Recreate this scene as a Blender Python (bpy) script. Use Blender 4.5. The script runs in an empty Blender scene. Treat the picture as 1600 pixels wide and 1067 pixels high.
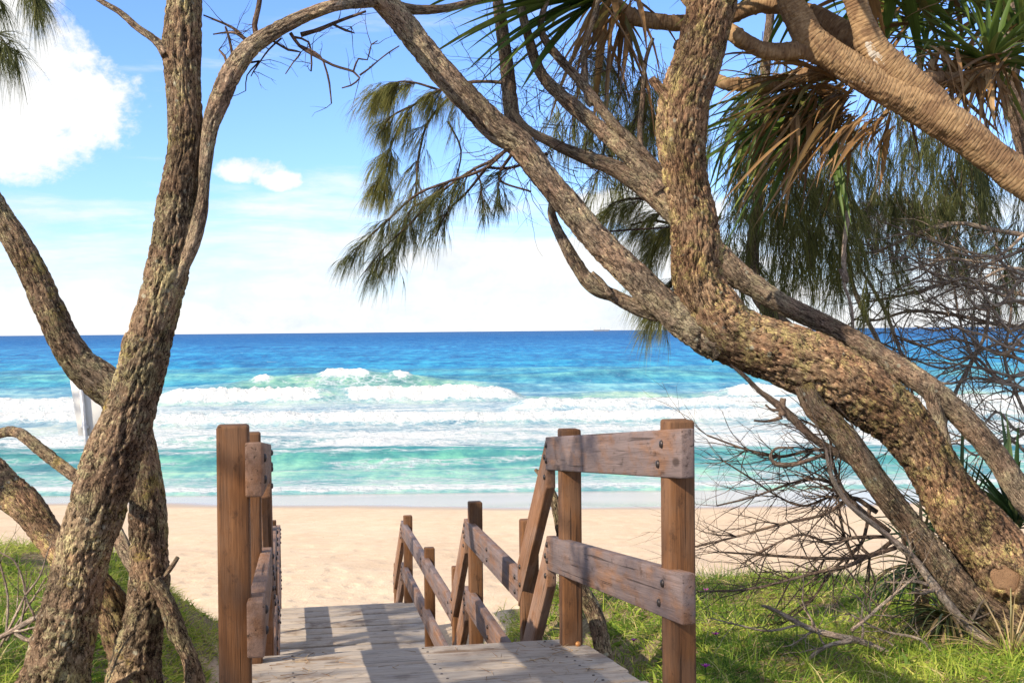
import bpy, bmesh, math, random
import numpy as np
from mathutils import Vector, Matrix
R = math.radians
rng = np.random.default_rng(11)
random.seed(11)
scene = bpy.context.scene
COL = scene.collection
EYE = 5.0                      # eye height above the sea

# ------------------------------------------------------------------ camera
F = 1900.0                     # focal length in pixels of a 1600 px wide frame
cam_data = bpy.data.cameras.new("camera")
cam = bpy.data.objects.new("camera", cam_data)
COL.objects.link(cam)
cam_data.sensor_width = 36.0
cam_data.lens = 36.0 * F / 1600.0
cam_data.clip_start = 0.05
cam_data.clip_end = 40000.0
CAMROT = (Matrix.Rotation(R(90.0 - 0.5), 3, 'X') @ Matrix.Rotation(R(-0.52), 3, 'Z'))
cam.matrix_world = Matrix.Translation((0, 0, EYE)) @ CAMROT.to_4x4()
scene.camera = cam
CR = np.array(CAMROT)

DSC = 1.0
def P(px, py, d):
    """the point at distance d (metres ahead) seen at a place of the photograph"""
    d = d * DSC
    v = CR @ np.array([(px - 800.0) / F, -(py - 533.5) / F, -1.0])
    v = v / v[1] * d
    return np.array([v[0], v[1], v[2] + EYE])

# stairway frame: u to the right, v along the flight, h above eye level
PSI = math.atan(355.0 / 1900.0)
UX = np.array([math.cos(PSI), math.sin(PSI), 0.0])
VX = np.array([-math.sin(PSI), math.cos(PSI), 0.0])
ZX = np.array([0.0, 0.0, 1.0])
def S(u, v, h):
    return UX * u + VX * v + np.array([0, 0, h + EYE])

# ------------------------------------------------------------------ noise
def _h(ix, iy, iz):
    n = (ix.astype(np.uint32) * np.uint32(374761393) + iy.astype(np.uint32) * np.uint32(668265263)
         + iz.astype(np.uint32) * np.uint32(2147483647))
    n = (n ^ (n >> np.uint32(13))) * np.uint32(1274126177)
    n = (n ^ (n >> np.uint32(16))) * np.uint32(2246822519)
    n = n ^ (n >> np.uint32(15))
    return n.astype(np.float64) / 4294967295.0
def vnoise(x, y, z=None):
    x = np.asarray(x, float); y = np.asarray(y, float)
    z = np.zeros_like(x) if z is None else np.asarray(z, float) + x * 0
    fx, fy, fz = np.floor(x), np.floor(y), np.floor(z)
    ix, iy, iz = fx.astype(np.int64), fy.astype(np.int64), fz.astype(np.int64)
    x, y, z = x - fx, y - fy, z - fz
    x = x * x * (3 - 2 * x); y = y * y * (3 - 2 * y); z = z * z * (3 - 2 * z)
    r = 0
    for a in (0, 1):
        for b in (0, 1):
            for c in (0, 1):
                w = (x if a else 1 - x) * (y if b else 1 - y) * (z if c else 1 - z)
                r = r + w * _h(ix + a, iy + b, iz + c)
    return r
def fbm(x, y, z=None, o=4):
    s = 0; a = 0.5; t = 0; k = 1.0
    for i in range(o):
        zz = None if z is None else np.asarray(z) * k + 17.3 * i
        s = s + a * vnoise(np.asarray(x) * k + 31.7 * i, np.asarray(y) * k - 11.1 * i, zz)
        t += a; a *= 0.5; k *= 2.03
    return s / t
def sst(a, b, x):
    t = np.clip((np.asarray(x, float) - a) / (b - a), 0, 1)
    return t * t * (3 - 2 * t)

# ------------------------------------------------------------------ object helpers
ORIG = {}
def thing(name, label, cat, loc, group=None):
    o = bpy.data.objects.new(name, None)
    COL.objects.link(o)
    o.empty_display_size = 0.2
    o.location = [float(c) for c in loc]
    o['label'] = label; o['category'] = cat
    if group: o['group'] = group
    ORIG[o] = np.array(loc, float)
    return o
def tag(o, label, cat, group=None):
    o['label'] = label; o['category'] = cat
    if group: o['group'] = group
    return o

class MB:
    """collects vertices and faces (with a grain vector and a value per vertex) into one mesh"""
    def __init__(s):
        s.v = []; s.f = []; s.g = []; s.w = []; s.n = 0
    def add(s, v, faces, g=None, w=None):
        v = np.asarray(v, float).reshape(-1, 3)
        s.v.append(v)
        s.g.append(v.copy() if g is None else np.asarray(g, float).reshape(-1, 3))
        s.w.append(np.zeros(len(v)) if w is None else np.broadcast_to(np.asarray(w, float), (len(v),)).copy())
        for f in (faces if isinstance(faces, (list, tuple)) else [faces]):
            s.f.append(np.asarray(f, np.int64) + s.n)
        s.n += len(v)
    def build(s, name, mat, parent=None, smooth=True, loc=None):
        V = np.concatenate(s.v); G = np.concatenate(s.g); W = np.concatenate(s.w)
        if parent is not None:
            o0 = ORIG[parent]
        else:
            o0 = np.array(loc, float) if loc is not None else np.zeros(3)
        me = bpy.data.meshes.new(name)
        me.vertices.add(len(V))
        me.vertices.foreach_set('co', (V - o0).astype(np.float32).ravel())
        loops = np.concatenate([f.ravel() for f in s.f])
        tot = np.concatenate([np.full(len(f), f.shape[1], np.int64) for f in s.f])
        me.loops.add(len(loops)); me.polygons.add(len(tot))
        me.loops.foreach_set('vertex_index', loops.astype(np.int32))
        st = np.concatenate([[0], np.cumsum(tot)[:-1]])
        me.polygons.foreach_set('loop_start', st.astype(np.int32))
        me.polygons.foreach_set('loop_total', tot.astype(np.int32))
        me.polygons.foreach_set('use_smooth', np.full(len(tot), smooth))
        a = me.attributes.new('grain', 'FLOAT_VECTOR', 'POINT'); a.data.foreach_set('vector', G.astype(np.float32).ravel())
        a = me.attributes.new('val', 'FLOAT', 'POINT'); a.data.foreach_set('value', W.astype(np.float32))
        me.update(); me.validate()
        if mat is not None: me.materials.append(mat)
        o = bpy.data.objects.new(name, me)
        COL.objects.link(o)
        if parent is not None:
            o.parent = parent
            ORIG[o] = o0
        else:
            o.location = o0; ORIG[o] = o0
        return o

def resample(pts, rad, step):
    pts = np.asarray(pts, float); rad = np.asarray(rad, float)
    A = np.column_stack([pts, rad])
    E = np.vstack([2 * A[0] - A[1], A, 2 * A[-1] - A[-2]])
    out = []
    for i in range(1, len(E) - 2):
        p0, p1, p2, p3 = E[i - 1], E[i], E[i + 1], E[i + 2]
        n = max(1, int(np.linalg.norm((p2 - p1)[:3]) / step))
        t = (np.arange(n) / n)[:, None]
        out.append(0.5 * ((2 * p1) + (p2 - p0) * t + (2 * p0 - 5 * p1 + 4 * p2 - p3) * t ** 2 + (3 * p1 - p0 - 3 * p2 + p3) * t ** 3))
    out.append(E[-2][None])
    out = np.vstack(out)
    return out[:, :3], np.maximum(out[:, 3], 1e-4)

def frames(pts):
    T = np.gradient(pts, axis=0) if len(pts) > 1 else np.array([[0, 0, 1.0]])
    T /= np.linalg.norm(T, axis=1)[:, None] + 1e-12
    n = np.cross(T[0], [0.31, 0.87, 0.38]); n /= np.linalg.norm(n)
    N = np.empty_like(T)
    for i in range(len(T)):
        n = n - T[i] * np.dot(n, T[i]); n = n / (np.linalg.norm(n) + 1e-12)
        N[i] = n
    return T, N, np.cross(T, N)

def tube(mb, pts, rad, seg=8, step=None, bark=None, seed=0.0, cap=True, amp=1.0):
    """a tapering limb; bark: None | 'oak' (fissured) | 'ring' (pandanus scars) | 'twig'"""
    if step: pts, rad = resample(pts, rad, step)
    pts = np.asarray(pts, float); rad = np.asarray(rad, float)
    T, N, B = frames(pts)
    s = np.concatenate([[0], np.cumsum(np.linalg.norm(np.diff(pts, axis=0), axis=1))])
    a = np.linspace(0, 2 * np.pi, seg, endpoint=False)
    ca, sa = np.cos(a)[None], np.sin(a)[None]
    r = np.repeat(rad[:, None], seg, 1); S2 = np.repeat(s[:, None], seg, 1)
    R0 = float(np.mean(rad))
    w = np.zeros_like(r)
    if bark == 'oak':
        x, y = ca * R0 + S2 * 0, sa * R0 + S2 * 0
        z = S2 + seed * 7.1
        warp = (fbm(x * 9, y * 9, z * 6 + seed, 2) - 0.5) * 0.05
        n1 = fbm((x + warp) * 33 + seed, (y + warp) * 33, z * 8.5, 3)
        vary = 0.30 + 1.5 * fbm(x * 6 + seed, y * 6 + 40, z * 3, 2)
        n2 = fbm(x * 62 + 9.1 + seed, y * 62, z * 24, 2)
        n3 = fbm(x * 7 + 3.3 + seed, y * 7, z * 2.6, 3)
        plate = sst(0.0, 0.10, np.abs(n1 - 0.5))
        w = 0.65 * plate + 0.35 * sst(0.0, 0.2, np.abs(n2 - 0.5))
        k = amp * np.minimum(0.023, 0.16 * r)
        r = r * (1 + 0.26 * (n3 - 0.5) * min(1, amp)) + 1.1 * k * vary * (w - 0.6) + 0.25 * k * (n2 - 0.5)
    elif bark == 'ring':
        x, y = ca * R0 + S2 * 0, sa * R0 + S2 * 0
        z = S2 + seed * 5.3
        sh = (fbm(x * 5 + seed, y * 5, z * 14, 3) - 0.5) * 0.045
        ph = (z + sh + 0.05 * fbm(z * 9, z * 0, None, 2)) / 0.021
        saw = ph - np.floor(ph)
        w = sst(0.0, 0.22, saw) * sst(1.0, 0.86, saw)
        n3 = fbm(x * 9 + 3.3 + seed, y * 9, z * 4, 3)
        wart = sst(0.66, 0.8, vnoise(x * 34 + seed, y * 34, z * 34)) * 0.005 + (fbm(x * 40 + seed, y * 40, z * 40, 2) - 0.5) * 0.006
        r = r * (1 + 0.36 * (n3 - 0.5)) + wart + np.minimum(0.0013, r * 0.02) * (w - 0.5) * (0.4 + 1.2 * fbm(x * 8, y * 8, z * 9, 2))
    elif bark == 'twig':
        z = S2 + seed
        n3 = fbm(ca * 1.5 + S2 * 0 + seed, sa * 1.5 + S2 * 0, z * 22, 2)
        r = r * (1 + 0.45 * (n3 - 0.5)); w = n3
    V = pts[:, None] + N[:, None] * (ca * r)[..., None] + B[:, None] * (sa * r)[..., None]
    G = np.stack([ca * R0 + S2 * 0, sa * R0 + S2 * 0, S2 + seed * 3.7], -1)
    n = len(pts)
    i = np.arange(n - 1)[:, None]; j = np.arange(seg)[None]; j2 = (j + 1) % seg
    q = np.stack([i * seg + j, i * seg + j2, (i + 1) * seg + j2, (i + 1) * seg + j], -1).reshape(-1, 4)
    V = V.reshape(-1, 3); G = G.reshape(-1, 3); w = w.reshape(-1)
    fs = [q]
    if cap:
        V = np.vstack([V, pts[-1], pts[0]]); G = np.vstack([G, G[-1], G[0]]); w = np.append(w, [0.5, 0.5])
        b = (n - 1) * seg; jj = np.arange(seg)
        fs.append(np.stack([b + jj, b + (jj + 1) % seg, np.full(seg, n * seg)], -1))
        fs.append(np.stack([(jj + 1) % seg, jj, np.full(seg, n * seg + 1)], -1))
    mb.add(V, fs, G, w)

def traced(mb, rows, d, seg=24, step=0.02, bark='oak', seed=0.0, amp=1.0, cap=True):
    """rows of (x, y, width in photo pixels[, distance]) -> a limb in space"""
    pts = []; rad = []
    for i, r in enumerate(rows):
        dd = r[3] if len(r) > 3 else d
        pts.append(P(r[0], r[1], dd)); rad.append(r[2] * 0.5 * dd * DSC / F)
    tube(mb, pts, rad, seg, step, bark, seed, cap, amp)
    return np.array(pts)

def norm(v):
    v = np.asarray(v, float); return v / (np.linalg.norm(v) + 1e-12)

def grow(mb, p, d, L, r, lvl, wob=0.28, grav=0.0, kids=(3, 5), tips=None, spread=(0.5, 1.1), seg=5, taper=0.75, flat=None, ratio=(0.4, 0.7)):
    """a bare branch with side twigs, recursively"""
    p = np.asarray(p, float); d = norm(d)
    n = max(4, int(L / 0.055)) if lvl else max(3, int(L / 0.05))
    pts = [p]; dirs = [d]
    cur = d
    for i in range(n):
        k = rng.normal(0, wob, 3)
        if flat is not None: k = k - flat * np.dot(k, flat) * 0.6
        cur = norm(cur + k * (0.42 if i % 3 else 0.9) + np.array([0, 0, grav]) * 0.1)
        pts.append(pts[-1] + cur * (L / n)); dirs.append(cur)
    pts = np.array(pts)
    rad = r * (1 - taper * np.linspace(0, 1, len(pts)))
    tube(mb, pts, rad, seg if r < 0.012 else 8, None, 'twig' if r > 0.006 else None, rng.uniform(0, 50), True)
    if tips is not None and lvl <= 0:
        tips.append((pts, dirs))
    if lvl > 0:
        for _ in range(rng.integers(kids[0], kids[1] + 1)):
            t = rng.uniform(0.2, 0.97); i = int(t * (len(pts) - 1))
            dv = dirs[i]
            perp = norm(np.cross(dv, rng.normal(0, 1, 3)))
            if flat is not None: perp = norm(perp - flat * np.dot(perp, flat) * 0.6)
            an = rng.uniform(*spread)
            nd = dv * math.cos(an) + perp * math.sin(an)
            grow(mb, pts[i], nd, L * rng.uniform(*ratio) * (1.15 - 0.5 * t), max(rad[i] * 0.62, 0.0011), lvl - 1, wob, grav, kids, tips, spread, seg, taper, flat, ratio)
    return pts

def strands(mb, p, d, L, w, val, droop=0.5, nseg=3, wind=0.0):
    """many thin needle-like branchlets at once"""
    p = np.asarray(p, float); d = np.asarray(d, float); N = len(p)
    d = d / (np.linalg.norm(d, axis=1)[:, None] + 1e-9)
    side = np.cross(d, rng.normal(0, 1, (N, 3))); side /= np.linalg.norm(side, axis=1)[:, None] + 1e-9
    L = np.broadcast_to(L, (N,)); w = np.broadcast_to(w, (N,)); val = np.broadcast_to(val, (N,))
    cur = p.copy(); V = []; dd = d.copy()
    for k in range(nseg + 1):
        ww = w * (1 - 0.85 * k / nseg) * 0.5
        V.append(cur + side * ww[:, None]); V.append(cur - side * ww[:, None])
        dd = dd + np.array([-wind, 0, -1.0]) * droop / nseg; dd /= np.linalg.norm(dd, axis=1)[:, None]
        cur = cur + dd * (L / nseg)[:, None]
    V = np.stack(V, 1)                       # N, 2(nseg+1), 3
    m = 2 * (nseg + 1)
    base = (np.arange(N) * m)[:, None]
    q = np.concatenate([np.stack([base[:, 0] + 2 * k, base[:, 0] + 2 * k + 1, base[:, 0] + 2 * k + 3, base[:, 0] + 2 * k + 2], -1) for k in range(nseg)])
    mb.add(V.reshape(-1, 3), [q], None, np.repeat(val, m))

def needle_spray(mbn, tips, per=26, L=(0.10, 0.22), w=0.0032, droop=0.7, start=0.25, val=(0.0, 1.0), jit=0.35, wind=0.0):
    ps = []; ds = []
    for pts, dirs in tips:
        for _ in range(per):
            t = rng.uniform(start, 1.0); x = t * (len(pts) - 1); i = min(int(x), len(pts) - 2); f = x - i
            ps.append(pts[i] * (1 - f) + pts[i + 1] * f)
            ds.append(norm(dirs[i]) + rng.normal(0, jit, 3))
    if not ps: return
    n = len(ps)
    strands(mbn, ps, ds, rng.uniform(L[0], L[1], n), w, rng.uniform(val[0], val[1], n), droop, 3, wind)

def leaf(mb, p, d, L, w, droop, val, up=None, n=9, twist=0.0, kink=None):
    """a long folded strap leaf"""
    p = np.asarray(p, float); d = norm(d)
    cur = p.copy(); rows = []
    side = np.cross(d, [0, 0, 1.0]); 
    if np.linalg.norm(side) < 0.05: side = np.array([1.0, 0, 0])
    side = norm(side)
    for k in range(n + 1):
        t = k / n
        nn = norm(np.cross(side, d))
        s2 = norm(side * math.cos(twist * t) + nn * math.sin(twist * t)); n2 = norm(np.cross(s2, d))
        ww = w * 0.5 * min(1.0, 0.55 + 2.2 * t) * (1 - max(0, (t - 0.25) / 0.75) ** 1.6) + 0.0008
        rows += [cur + s2 * ww + n2 * ww * 0.55, cur, cur - s2 * ww + n2 * ww * 0.55]
        dr = droop * (1.0 if kink is None or t < kink else 3.2)
        d = norm(d + np.array([0, 0, -dr / n]))
        side = norm(side - d * np.dot(side, d))
        cur = cur + d * (L / n)
    q = []
    for k in range(n):
        b = 3 * k
        q += [[b, b + 1, b + 4, b + 3], [b + 1, b + 2, b + 5, b + 4]]
    tt = np.repeat(np.linspace(0, 1, n + 1), 3)
    g = np.column_stack([np.tile([-1, 0, 1], n + 1) * w * 0.5, np.full(3 * (n + 1), val * 13.0), tt * L])
    mb.add(np.array(rows), [np.array(q)], g, val)

def lumber(mb, corners, thick_vec, grain_dir, bev=0.006, seed=0.0):
    """a bevelled board: four corners of one face and the vector to the opposite face"""
    bm = bmesh.new()
    c = [Vector(x) for x in corners]; tv = Vector(thick_vec)
    a = [bm.verts.new(x) for x in c]; b = [bm.verts.new(x + tv) for x in c]
    n = len(c)
    bm.faces.new(a); bm.faces.new(list(reversed(b)))
    for i in range(n):
        bm.faces.new([a[i], b[i], b[(i + 1) % n], a[(i + 1) % n]])
    bmesh.ops.recalc_face_normals(bm, faces=bm.faces)
    bmesh.ops.bevel(bm, geom=list(bm.edges), offset=bev, segments=2, profile=0.5, affect='EDGES')
    bmesh.ops.triangulate(bm, faces=[f for f in bm.faces if len(f.verts) > 4])
    bm.verts.ensure_lookup_table()
    V = np.array([v.co[:] for v in bm.verts])
    g = norm(grain_dir); t = norm(np.asarray(thick_vec))
    if abs(np.dot(g, t)) > 0.9: t = norm(np.cross(g, [0.18, 0.98, 0.05]))
    o = norm(np.cross(g, t))
    G = np.column_stack([V @ t + seed * 3.1, V @ o + seed * 1.7, V @ g + seed * 5.3])
    q = [np.array([[v.index for v in f.verts] for f in bm.faces if len(f.verts) == k]) for k in (3, 4)]
    mb.add(V, [x for x in q if len(x)], G, (seed * 0.618) % 1.0)
    bm.free()

def dome(mb, c, nrm, r, h):
    nrm = norm(nrm); a = norm(np.cross(nrm, [0.2, 0.3, 0.9])); b = np.cross(nrm, a)
    V = []; F4 = []; seg = 10
    for (k, z) in ((1.0, 0.0), (1.0, 0.35), (0.75, 0.8)):
        for i in range(seg):
            t = 2 * math.pi * i / seg
            V.append(c + (a * math.cos(t) + b * math.sin(t)) * r * k + nrm * h * z)
    V.append(c + nrm * h)
    for l in range(2):
        for i in range(seg): F4.append([l * seg + i, l * seg + (i + 1) % seg, (l + 1) * seg + (i + 1) % seg, (l + 1) * seg + i])
    F3 = [[2 * seg + i, 2 * seg + (i + 1) % seg, 3 * seg] for i in range(seg)]
    mb.add(np.array(V), [np.array(F4), np.array(F3)])
# ------------------------------------------------------------------ materials
def newmat(name):
    m = bpy.data.materials.new(name); m.use_nodes = True
    nt = m.node_tree
    for n in list(nt.nodes): nt.nodes.remove(n)
    out = nt.nodes.new('ShaderNodeOutputMaterial')
    return m, nt, out
class NT:
    def __init__(s, nt): s.nt = nt
    def n(s, t, **kw):
        x = s.nt.nodes.new(t)
        for k, v in kw.items(): setattr(x, k, v)
        return x
    def l(s, a, b): s.nt.links.new(a, b)
    def val(s, sock, v):
        if hasattr(v, 'is_linked') or isinstance(v, bpy.types.NodeSocket): s.l(v, sock)
        else: sock.default_value = v
    def math(s, op, a, b=0.5, c=None, clamp=False):
        x = s.n('ShaderNodeMath', operation=op); x.use_clamp = clamp
        s.val(x.inputs[0], a); s.val(x.inputs[1], b)
        if c is not None: s.val(x.inputs[2], c)
        return x.outputs[0]
    def attr(s, name, vec=False):
        x = s.n('ShaderNodeAttribute', attribute_name=name)
        return x.outputs['Vector'] if vec else x.outputs['Fac']
    def scale(s, v, sc):
        x = s.n('ShaderNodeVectorMath', operation='MULTIPLY'); s.l(v, x.inputs[0]); x.inputs[1].default_value = sc
        return x.outputs[0]
    def noise(s, v, scale, detail=4, rough=0.55, dist=0.0, col=False):
        x = s.n('ShaderNodeTexNoise'); s.l(v, x.inputs['Vector'])
        x.inputs['Scale'].default_value = scale; x.inputs['Detail'].default_value = detail
        x.inputs['Roughness'].default_value = rough; x.inputs['Distortion'].default_value = dist
        return x.outputs['Color' if col else 'Fac']
    def vor(s, v, scale, feature='F1', rnd=1.0):
        x = s.n('ShaderNodeTexVoronoi', feature=feature); s.l(v, x.inputs['Vector'])
        x.inputs['Scale'].default_value = scale; x.inputs['Randomness'].default_value = rnd
        return x
    def sm(s, v, a, b, lo=0.0, hi=1.0):
        x = s.n('ShaderNodeMapRange', interpolation_type='SMOOTHSTEP'); s.val(x.inputs['Value'], v)
        for i, k in ((1, a), (2, b), (3, lo), (4, hi)): s.val(x.inputs[i], k)
        return x.outputs[0]
    def ramp(s, f, stops, interp='LINEAR'):
        x = s.n('ShaderNodeValToRGB'); x.color_ramp.interpolation = interp
        e = x.color_ramp.elements
        while len(e) < len(stops): e.new(0.5)
        for k, (p, c) in enumerate(stops):
            e[k].position = p; e[k].color = (*c, 1)
        s.val(x.inputs[0], f)
        return x.outputs[0]
    def mix(s, f, a, b, mode='MIX'):
        x = s.n('ShaderNodeMix', data_type='RGBA', blend_type=mode)
        s.val(x.inputs[0], f)
        for k, v in ((6, a), (7, b)):
            if isinstance(v, tuple): x.inputs[k].default_value = (*v, 1) if len(v) == 3 else v
            else: s.l(v, x.inputs[k])
        return x.outputs[2]
    def bump(s, h, dist=0.01, st=1.0, nrm=None):
        x = s.n('ShaderNodeBump'); x.inputs['Distance'].default_value = dist; x.inputs['Strength'].default_value = st
        s.l(h, x.inputs['Height'])
        if nrm is not None: s.l(nrm, x.inputs['Normal'])
        return x.outputs[0]
    def bsdf(s, col, rough=0.8, nrm=None, spec=0.3, **kw):
        x = s.n('ShaderNodeBsdfPrincipled')
        s.val(x.inputs['Base Color'], (*col, 1) if isinstance(col, tuple) else col)
        s.val(x.inputs['Roughness'], rough); s.val(x.inputs['Specular IOR Level'], spec)
        if nrm is not None: s.l(nrm, x.inputs['Normal'])
        for k, v in kw.items(): s.val(x.inputs[k.replace('_', ' ')], v)
        return x.outputs[0]

def bark_mat(name, dark, mid, light, lichen, lich=0.5, yellow=0.0, spots=0.54):
    m, nt, out = newmat(name); k = NT(nt)
    g = k.attr('grain', True); w = k.attr('val')
    n1 = k.noise(k.scale(g, (42, 42, 9)), 1.0, 6, 0.66, 0.6)
    n2 = k.noise(k.scale(g, (110, 110, 38)), 1.0, 4, 0.65, 0.3)
    big = k.noise(k.scale(g, (3.2, 3.2, 1.8)), 1.0, 4, 0.6)
    b = k.noise(k.scale(g, (190, 190, 90)), 1.0, 3, 0.65)
    c = k.noise(g, 5.0, 4, 0.6)
    f1 = k.sm(k.math('ABSOLUTE', k.math('SUBTRACT', n1, 0.5)), 0.0, 0.055)
    f2 = k.sm(k.math('ABSOLUTE', k.math('SUBTRACT', n2, 0.5)), 0.0, 0.10)
    f = k.math('MULTIPLY', k.math('ADD', k.math('MULTIPLY', f1, 0.75), 0.25), k.math('ADD', k.math('MULTIPLY', f2, 0.55), 0.45))
    f = k.math('MULTIPLY', f, k.math('ADD', k.math('MULTIPLY', w, 0.65), 0.35))
    tone = k.math('ADD', k.math('MULTIPLY', b, 0.5), k.math('MULTIPLY', n2, 0.5))
    body = k.ramp(tone, [(0.34, tuple(x * 0.62 for x in mid)), (0.5, mid), (0.66, light)])
    body = k.mix(k.math('MULTIPLY', k.sm(c, 0.40, 0.62), 0.5), body, k.mix(1.0, body, (1.05, 0.82, 0.78), 'MULTIPLY'))
    lf = k.math('MULTIPLY', k.sm(k.math('ADD', k.noise(g, 9.0, 6, 0.72), k.math('MULTIPLY', k.math('SUBTRACT', b, 0.5), 0.5)), 0.50, 0.62), lich)
    body = k.mix(lf, body, k.mix(1.0, lichen, k.ramp(b, [(0.3, (0.55,) * 3), (0.7, (1.35,) * 3)]), 'MULTIPLY'))
    if yellow:
        yf = k.math('MULTIPLY', k.sm(k.math('ADD', k.noise(g, 3.7, 4, 0.65), k.math('MULTIPLY', k.math('SUBTRACT', b, 0.5), 0.4)), 0.60, 0.67), yellow)
        body = k.mix(yf, body, (0.30, 0.24, 0.025))
    v = k.vor(g, 17.0)
    sp = k.math('MULTIPLY', k.sm(v.outputs['Distance'], 0.26, 0.16), k.sm(k.noise(g, 6.0, 2), spots, spots + 0.05))
    body = k.mix(k.math('MULTIPLY', sp, 0.75), body, (0.44, 0.43, 0.34))
    body = k.mix(1.0, body, k.ramp(big, [(0.36, (0.66, 0.64, 0.62)), (0.5, (1.0, 1.0, 1.0)), (0.62, (1.35, 1.32, 1.25))]), 'MULTIPLY')
    depth = k.math('ADD', 0.50, k.math('MULTIPLY', k.sm(big, 0.42, 0.58), -0.14))
    col = k.mix(k.sm(f, 0.09, depth), dark, body)
    hgt = k.math('ADD', k.math('MULTIPLY', f, 1.0), k.math('MULTIPLY', b, 0.35))
    k.l(k.bsdf(col, 0.92, k.bump(hgt, 0.011, 0.85), 0.12), out.inputs[0]); return m

def ring_bark_mat(name):
    m, nt, out = newmat(name); k = NT(nt)
    g = k.attr('grain', True); w = k.attr('val')
    a = k.noise(k.scale(g, (30, 30, 90)), 1.0, 5, 0.65); c = k.noise(g, 7.0, 5, 0.65); st = k.noise(k.scale(g, (8, 8, 240)), 1.0, 3, 0.6, 0.4)
    f = k.math('ADD', k.math('MULTIPLY', w, 0.09), k.math('ADD', k.math('MULTIPLY', a, 0.56), k.math('MULTIPLY', st, 0.40)))
    col = k.ramp(f, [(0.30, (0.10, 0.055, 0.030)), (0.50, (0.25, 0.155, 0.080)), (0.68, (0.36, 0.245, 0.135)), (0.85, (0.46, 0.35, 0.22))])
    col = k.mix(k.math('MULTIPLY', k.sm(c, 0.44, 0.60), 0.75), col, k.mix(1.0, col, (0.50, 0.44, 0.46), 'MULTIPLY'))
    v = k.vor(g, 24.0); col = k.mix(k.math('MULTIPLY', k.math('MULTIPLY', k.sm(v.outputs['Distance'], 0.20, 0.12), k.sm(c, 0.45, 0.55)), 0.7), col, (0.09, 0.055, 0.035))
    pl = k.sm(k.noise(k.scale(g, (9, 9, 5)), 1.0, 5, 0.7), 0.63, 0.66); col = k.mix(k.math('MULTIPLY', pl, 0.65), col, (0.52, 0.50, 0.46))
    k.l(k.bsdf(col, 0.85, k.bump(k.math('ADD', f, k.math('MULTIPLY', w, 0.3)), 0.006, 0.8), 0.2), out.inputs[0]); return m

def wood_mat(name, c1, c2, c3, grey, gamt, rough=0.75, worn=0.0, gth=(0.42, 0.6)):
    m, nt, out = newmat(name); k = NT(nt)
    g = k.attr('grain', True); rnd = k.attr('val')
    fine = k.noise(k.scale(g, (260, 260, 9)), 1.0, 4, 0.6)
    ring = k.noise(k.scale(g, (38, 38, 1.6)), 1.0, 5, 0.6, 0.6)
    blot = k.noise(k.scale(g, (9, 9, 4)), 1.0, 5, 0.6)
    f = k.math('ADD', k.math('MULTIPLY', fine, 0.45), k.math('MULTIPLY', ring, 0.55))
    col = k.ramp(f, [(0.28, c1), (0.5, c2), (0.72, c3)])
    gc = k.ramp(f, [(0.28, tuple(x * 0.55 for x in grey)), (0.5, grey), (0.75, tuple(min(1, x * 1.35) for x in grey))])
    gf = k.math('MULTIPLY', k.sm(k.math('ADD', blot, k.math('MULTIPLY', k.math('SUBTRACT', rnd, 0.5), 0.12)), gth[0], gth[1]), gamt)
    col = k.mix(gf, col, gc)
    stain = k.sm(k.noise(k.scale(g, (22, 22, 12)), 1.0, 7, 0.75), 0.54, 0.68)
    col = k.mix(k.math('MULTIPLY', stain, 0.55), col, tuple(x * 0.35 for x in c1))
    knot = k.vor(k.scale(g, (6, 6, 2.2)), 1.0)
    col = k.mix(k.math('MULTIPLY', k.sm(knot.outputs['Distance'], 0.13, 0.07), 0.7), col, tuple(x * 0.3 for x in c1))
    crack = k.sm(k.noise(k.scale(g, (70, 70, 1.3)), 1.0, 3, 0.5), 0.30, 0.36, 1.0, 0.0)
    col = k.mix(k.math('MULTIPLY', crack, 0.65), col, tuple(x * 0.25 for x in c1))
    if worn:
        col = k.mix(k.math('MULTIPLY', k.sm(k.noise(g, 2.2, 5, 0.65), 0.52, 0.68), worn), col, (0.12, 0.075, 0.045))
    h = k.math('SUBTRACT', k.math('MULTIPLY', f, 1.0), k.math('MULTIPLY', crack, 0.9))
    nb = k.bump(h, 0.0045, 0.8)
    k.l(k.bsdf(col, k.math('ADD', k.math('MULTIPLY', blot, 0.3), rough - 0.15), nb, 0.25), out.inputs[0]); return m

def leaf_mat(name, stops, trans=0.35, rough=0.55, streak=True, spec=0.3):
    m, nt, out = newmat(name); k = NT(nt)
    v = k.attr('val'); g = k.attr('grain', True)
    col = k.ramp(v, stops)
    if streak:
        s = k.noise(k.scale(g, (300, 1, 5)), 1.0, 3, 0.6)
        col = k.mix(0.55, col, k.mix(1.0, col, k.ramp(s, [(0.3, (0.45, 0.45, 0.45)), (0.7, (1.5, 1.45, 1.3))]), 'MULTIPLY'))
    b = k.bsdf(col, rough, None, spec)
    t = k.n('ShaderNodeBsdfTranslucent'); k.l(col, t.inputs[0])
    mx = k.n('ShaderNodeMixShader'); mx.inputs[0].default_value = trans
    k.l(b, mx.inputs[1]); k.l(t.outputs[0], mx.inputs[2]); k.l(mx.outputs[0], out.inputs[0]); return m

def flat_mat(name, col, rough=0.6, metal=0.0, spec=0.4, var=0.12, vs=14.0):
    m, nt, out = newmat(name); k = NT(nt)
    tc = k.n('ShaderNodeTexCoord').outputs['Object']
    n = k.noise(tc, vs, 5, 0.65)
    c = k.mix(k.sm(n, 0.3, 0.7), tuple(x * (1 - var) for x in col), tuple(min(1, x * (1 + var)) for x in col))
    k.l(k.bsdf(c, rough, k.bump(n, 0.002, 0.3), spec, Metallic=metal), out.inputs[0]); return m

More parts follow.
